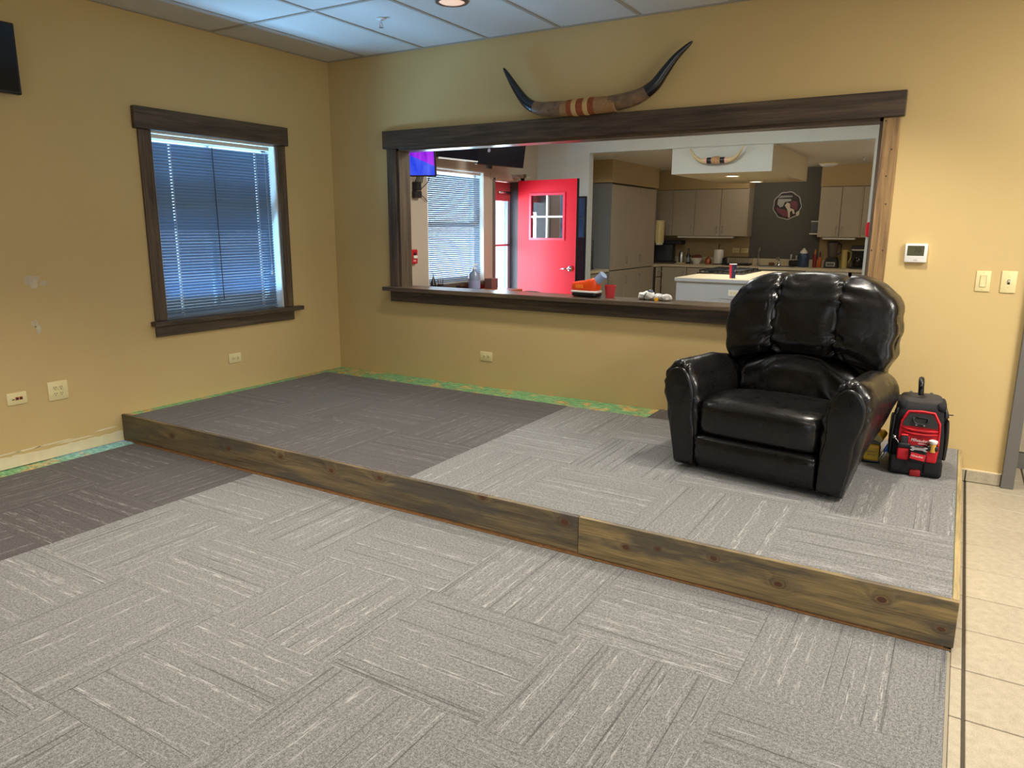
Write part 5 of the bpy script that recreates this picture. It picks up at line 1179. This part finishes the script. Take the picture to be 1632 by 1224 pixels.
fk = MB().lathe([(0.03, 0.006), (0.026, 0.05), (0.018, 0.06)], (0.0, 0.19, 0), 14).build('faucet_body', m_chrome, sk, autosmooth=40); MB().tube(crom([(0, 0.19, 0.05), (0, 0.17, 0.12), (0, 0.08, 0.15), (0, 0.02, 0.11)], 5), 0.012, 8).build('faucet_spout', m_chrome, fk, smooth=True)
sp2 = thing('sponge_dish', (2.30, 7.30, ZW+0.0), 'small brown sponge left of the sink faucet', 'sponge'); MB().superq((0, 0, 0.025), (0.045, 0.03, 0.025), 0.5, 0.5, 10, 16).build('sponge', pm('brown_sponge', (126, 84, 60), 0.9), sp2, smooth=True)
dg = thing('drain_caddy', (2.64, 7.30, ZW+0.006), 'black caddy with brushes behind the kitchen sink', 'caddy')
MB().box(-0.075, 0.085, -0.05, 0.05, 0.0, 0.085, bev=0.012).build('caddy_body', m_black, dg)
for (dx, hh) in ((-0.06, 0.175), (0.02, 0.16)): MB().tube([(dx, 0, 0.06), (dx+0.01, 0, hh)], [0.006, 0.012], 8).build('brush', m_white, dg, smooth=True)
sb = thing('soap_jug', (2.80, 7.14, ZW), 'large blue soap jug with a white cap before the charcoal wall', 'jug')
MB().lathe([(0.078, 0.0), (0.084, 0.012), (0.084, 0.16), (0.07, 0.20), (0.04, 0.215)], n=22).build('jug_body', pm('blue_soap', (54, 74, 104), 0.25), sb, autosmooth=50); MB().lathe([(0.058, 0.203), (0.05, 0.24), (0.025, 0.26), (0.012, 0.285)], n=16).build('cap', m_white, sb, autosmooth=50)
for (x, c, h_, lab) in ((2.965, (130, 30, 34), 0.20, 'dark red bottle with an orange cap right of the blue soap jug'), (3.035, (200, 96, 40), 0.16, 'orange bottle with a dark cap left of the blender')):
    b_ = thing('sauce_bottle', (x, 7.14, ZW), lab, 'bottle'); MB().lathe([(0.028, 0), (0.030, 0.01), (0.030, h_*0.75), (0.012, h_)], n=16).build('bottle_body', pm('sauce_%d' % c[0], c, 0.3), b_, autosmooth=45); MB().lathe([(0.014, h_), (0.010, h_+0.07)], n=12).build('cap', pm('cap_%d' % c[0], (206, 120, 60) if c[0] == 130 else (44, 30, 30), 0.5), b_, autosmooth=45)
bl = thing('blender', (3.205, 7.13, ZW), 'black blender with a smoky jar and a silver panel', 'blender')
MB().prism([(-0.095, 0.0), (0.095, 0.0), (0.09, 0.09), (0.065, 0.155), (-0.065, 0.155), (-0.09, 0.09)], 'y', -0.09, 0.09).build('blender_base', m_black, bl); B('control_panel', (-0.065, 0.065, -0.096, -0.0905, 0.025, 0.09), m_steel, bl, 0.002); B('panel_insert', (-0.05, 0.05, -0.098, -0.0965, 0.038, 0.075), pm('panel_grey', (96, 92, 88), 0.4), bl)
MB().lathe([(0.055, 0.156), (0.062, 0.17), (0.080, 0.37)], n=16).build('jar', pm('smoky_jar', (120, 108, 104), 0.12, trans=0.4), bl, autosmooth=45); MB().lathe([(0.082, 0.37), (0.082, 0.39), (0.03, 0.40)], n=16).build('lid', m_black, bl, autosmooth=45); MB().tube([(0.075, 0, 0.36), (0.12, 0, 0.35), (0.115, 0, 0.22), (0.066, 0, 0.20)], 0.010, 8).build('jar_handle', m_black, bl)
hj = thing('yellow_pitcher', (3.37, 7.18, ZW), 'tall pale yellow pitcher with a curved handle beside the blender', 'pitcher')
MB().lathe([(0.045, 0.0), (0.05, 0.02), (0.044, 0.20), (0.048, 0.27), (0.044, 0.265)], n=18).build('pitcher_body', pm('pale_yellow', (206, 186, 116), 0.4), hj, autosmooth=45); MB().tube(crom([(0.042, 0, 0.25), (0.085, 0, 0.24), (0.09, 0, 0.15), (0.046, 0, 0.06)], 4), 0.009, 8).build('pitcher_handle', pm('pale_yellow', (206, 186, 116), 0.4), hj, smooth=True)
cf = thing('coffee_maker', (3.57, 7.15, ZW), 'black coffee maker at the right end of the worktop', 'coffee maker')
MB().box(-0.095, 0.095, -0.11, 0.13, 0, 0.03, bev=0.006).box(-0.095, 0.095, 0.03, 0.13, 0.03, 0.33).box(-0.095, 0.095, -0.11, 0.13, 0.25, 0.34, bev=0.008).build('machine_body', m_black, cf); MB().lathe([(0.06, 0.032), (0.072, 0.07), (0.062, 0.14), (0.05, 0.165)], (0, -0.035, 0), 18).build('carafe', pm('dark_carafe', (24, 20, 20), 0.08), cf, autosmooth=45); B('steel_band', (-0.09, 0.09, -0.113, -0.1105, 0.265, 0.285), m_steel, cf)
pd = thing('soap_dispenser', (2.90, YK, 1.39), 'grey wall dispenser on the charcoal wall beside the right cabinets', 'dispenser')
MB().box(-0.06, 0.06, -0.09, 0, 0.03, 0.21, bev=0.012, seg=2).build('dispenser_body', pm('grey_dispenser', (96, 100, 108), 0.4), pd, autosmooth=40); B('drip_shelf', (-0.075, 0.065, -0.11, 0, 0.0, 0.022), m_white, pd, 0.004); B('top_band', (-0.062, 0.062, -0.092, 0, 0.19, 0.205), m_white, pd)
# round cut out sign on the charcoal wall
sg = thing('round_sign', (2.448, YK-0.002, 1.832), 'round scalloped sign with maroon and white shapes on the charcoal wall', 'sign')
def scal(r, n=84, k=9, amp=0.016):
    return [(r*(1+amp/0.2*math.cos(k*a+0.7)*0.35)*math.cos(a), r*(1+amp/0.2*math.cos(k*a+0.7)*0.35)*math.sin(a)) for a in [2*PI*i/n for i in range(n)]]
MB().prism(scal(0.213), 'y', -0.012, 0).build('white_border', pm('sign_white', (190, 184, 180), 0.5), sg); MB().prism(scal(0.199), 'y', -0.015, -0.0121).build('dark_field', pm('sign_dark', (40, 34, 38), 0.5), sg)
m_maroon = pm('sign_maroon', (120, 62, 74), 0.5); m_signgrey = pm('sign_grey', (176, 178, 176), 0.5); m_signcream = pm('sign_cream', (214, 206, 186), 0.5)
def spoly(nm, pts, mat, y0=-0.0175): MB().prism(pts, 'y', y0, -0.0151).build(nm, mat, sg)
spoly('maroon_patch', [(-0.17, -0.02), (-0.14, -0.09), (-0.05, -0.165), (0.02, -0.18), (0.03, -0.10), (-0.04, -0.06), (-0.10, -0.05)], m_maroon); spoly('maroon_patch', [(0.05, -0.02), (0.15, -0.08), (0.165, 0.0), (0.14, 0.06), (0.08, 0.07), (0.04, 0.03)], m_maroon)
spoly('grey_shape', [(-0.15, 0.02), (-0.10, -0.03), (-0.06, -0.01), (-0.04, 0.05), (0.06, 0.07), (0.05, 0.10), (-0.14, 0.10)], m_signgrey); spoly('cream_figure', [(-0.035, 0.0), (0.0, -0.05), (0.02, -0.10), (0.03, -0.185), (0.055, -0.185), (0.05, -0.10), (0.075, -0.075), (0.10, -0.13), (0.125, -0.125), (0.105, -0.06), (0.05, -0.04), (0.04, 0.03), (0.0, 0.045)], m_signcream, -0.0182)
spoly('corner_tag', [(0.135, -0.12), (0.165, -0.085), (0.195, -0.10), (0.19, -0.14), (0.165, -0.165)], m_signcream, -0.0182)
spoly('letter_band', [(-0.135, 0.115), (0.07, 0.128), (0.065, 0.150), (-0.11, 0.150)], m_signgrey)
for k in range(7): spoly('letter_gap', [(-0.115+0.026*k, 0.120), (-0.107+0.026*k, 0.120), (-0.105+0.026*k, 0.146), (-0.113+0.026*k, 0.146)], pm('sign_dark', (40, 34, 38), 0.5), -0.0184)

# ================================================================== THINGS ON THE SILL
ZS = 0.966
sn = thing('orange_sander', (2.500, 0.055, ZS), 'orange power sander with a pale blue grip lying on the sill', 'sander', rz=math.radians(-6))
MB().superq((0, 0, 0.022), (0.105, 0.060, 0.020), 0.3, 0.5, 18, 28, lambda p, X, Y, Z: p+Vector((0, 0, 0.006*max(0, -X)*(-1 if Z > 0 else 0)))).build('sole_plate', m_black, sn, smooth=True)
MB().superq((-0.002, 0, 0.040), (0.112, 0.063, 0.010), 0.3, 0.5, 18, 28).build('white_rim', m_white, sn, smooth=True)
def d_sand(p, X, Y, Z):
    if Z > 0: p.z += 0.030*max(0, X+0.2)*(1-max(0, X-0.7)/0.3*0.8) - 0.012*max(0, -X-0.4)
    return p
MB().superq((-0.006, 0, 0.078), (0.110, 0.056, 0.040), 0.45, 0.6, 24, 32, d_sand).build('motor_shell', m_orange, sn, smooth=True)
B('label_plate', (-0.065, 0.0, -0.0575, -0.053, 0.066, 0.092), pm('orange_label', (250, 120, 30), 0.35), sn, 0.002)
MB().tube([(0.060, 0.0, 0.095), (0.088, 0.0, 0.118)], 0.030, 14).build('grip_collar', m_black, sn, smooth=True); MB().tube([(0.080, 0.0, 0.112), (0.142, 0.0, 0.170)], [0.031, 0.031], 16).build('grip', pm('pale_blue_plastic', (150, 170, 205), 0.4), sn, autosmooth=50)
tb = thing('red_basket', (2.672, 0.095, ZS), 'small translucent red basket behind the orange sander', 'basket', rz=0.3)
MB().lathe([(0.032, 0.0), (0.042, 0.085), (0.039, 0.085), (0.030, 0.004)], n=18).build('basket_wall', pm('red_mesh', (190, 50, 56), 0.5), tb, autosmooth=40); MB().lathe([(0.040, 0.083), (0.044, 0.087), (0.040, 0.091)], n=18, cap=False).build('rim', m_redtrim, tb, smooth=True)
cl_ = thing('crumpled_paper_heap', (3.02, 0.085, ZS), 'crumpled white paper and wrappers lying on the sill near the island', 'wrapper')
def crumple(seed): return lambda p, X, Y, Z: p+Vector((0.014*nz(p.x+seed, p.y, p.z, 26), 0.012*nz(p.x, p.y+seed, p.z, 28), max(-p.z+0.002, 0.016*nz(p.x, p.y, p.z+seed, 24))))
MB().superq((-0.055, 0, 0.030), (0.062, 0.045, 0.030), 0.7, 0.7, 20, 28, crumple(3)).build('crumpled_paper', m_white, cl_, smooth=True); MB().superq((0.062, -0.005, 0.022), (0.072, 0.04, 0.022), 0.7, 0.7, 20, 28, crumple(9)).build('wrapper', pm('printed_wrapper', (206, 202, 196), 0.5, var=0.5, vscale=45), cl_, smooth=True)
B('yellow_tag', (0.025, 0.05, -0.052, -0.045, 0.0, 0.022), m_yellow, cl_); MB().superq((-0.03, 0.01, 0.058), (0.02, 0.02, 0.016), 1, 1, 10, 12).build('blue_lump', pm('grey_blue', (90, 96, 120), 0.5), cl_, smooth=True)
MB().tube(crom([(-0.05, -0.03, 0.0), (-0.055, -0.05, 0.012), (-0.05, -0.048, 0.04), (-0.035, -0.01, 0.066)], 4), 0.003, 6).build('cord', m_black, cl_, smooth=True)
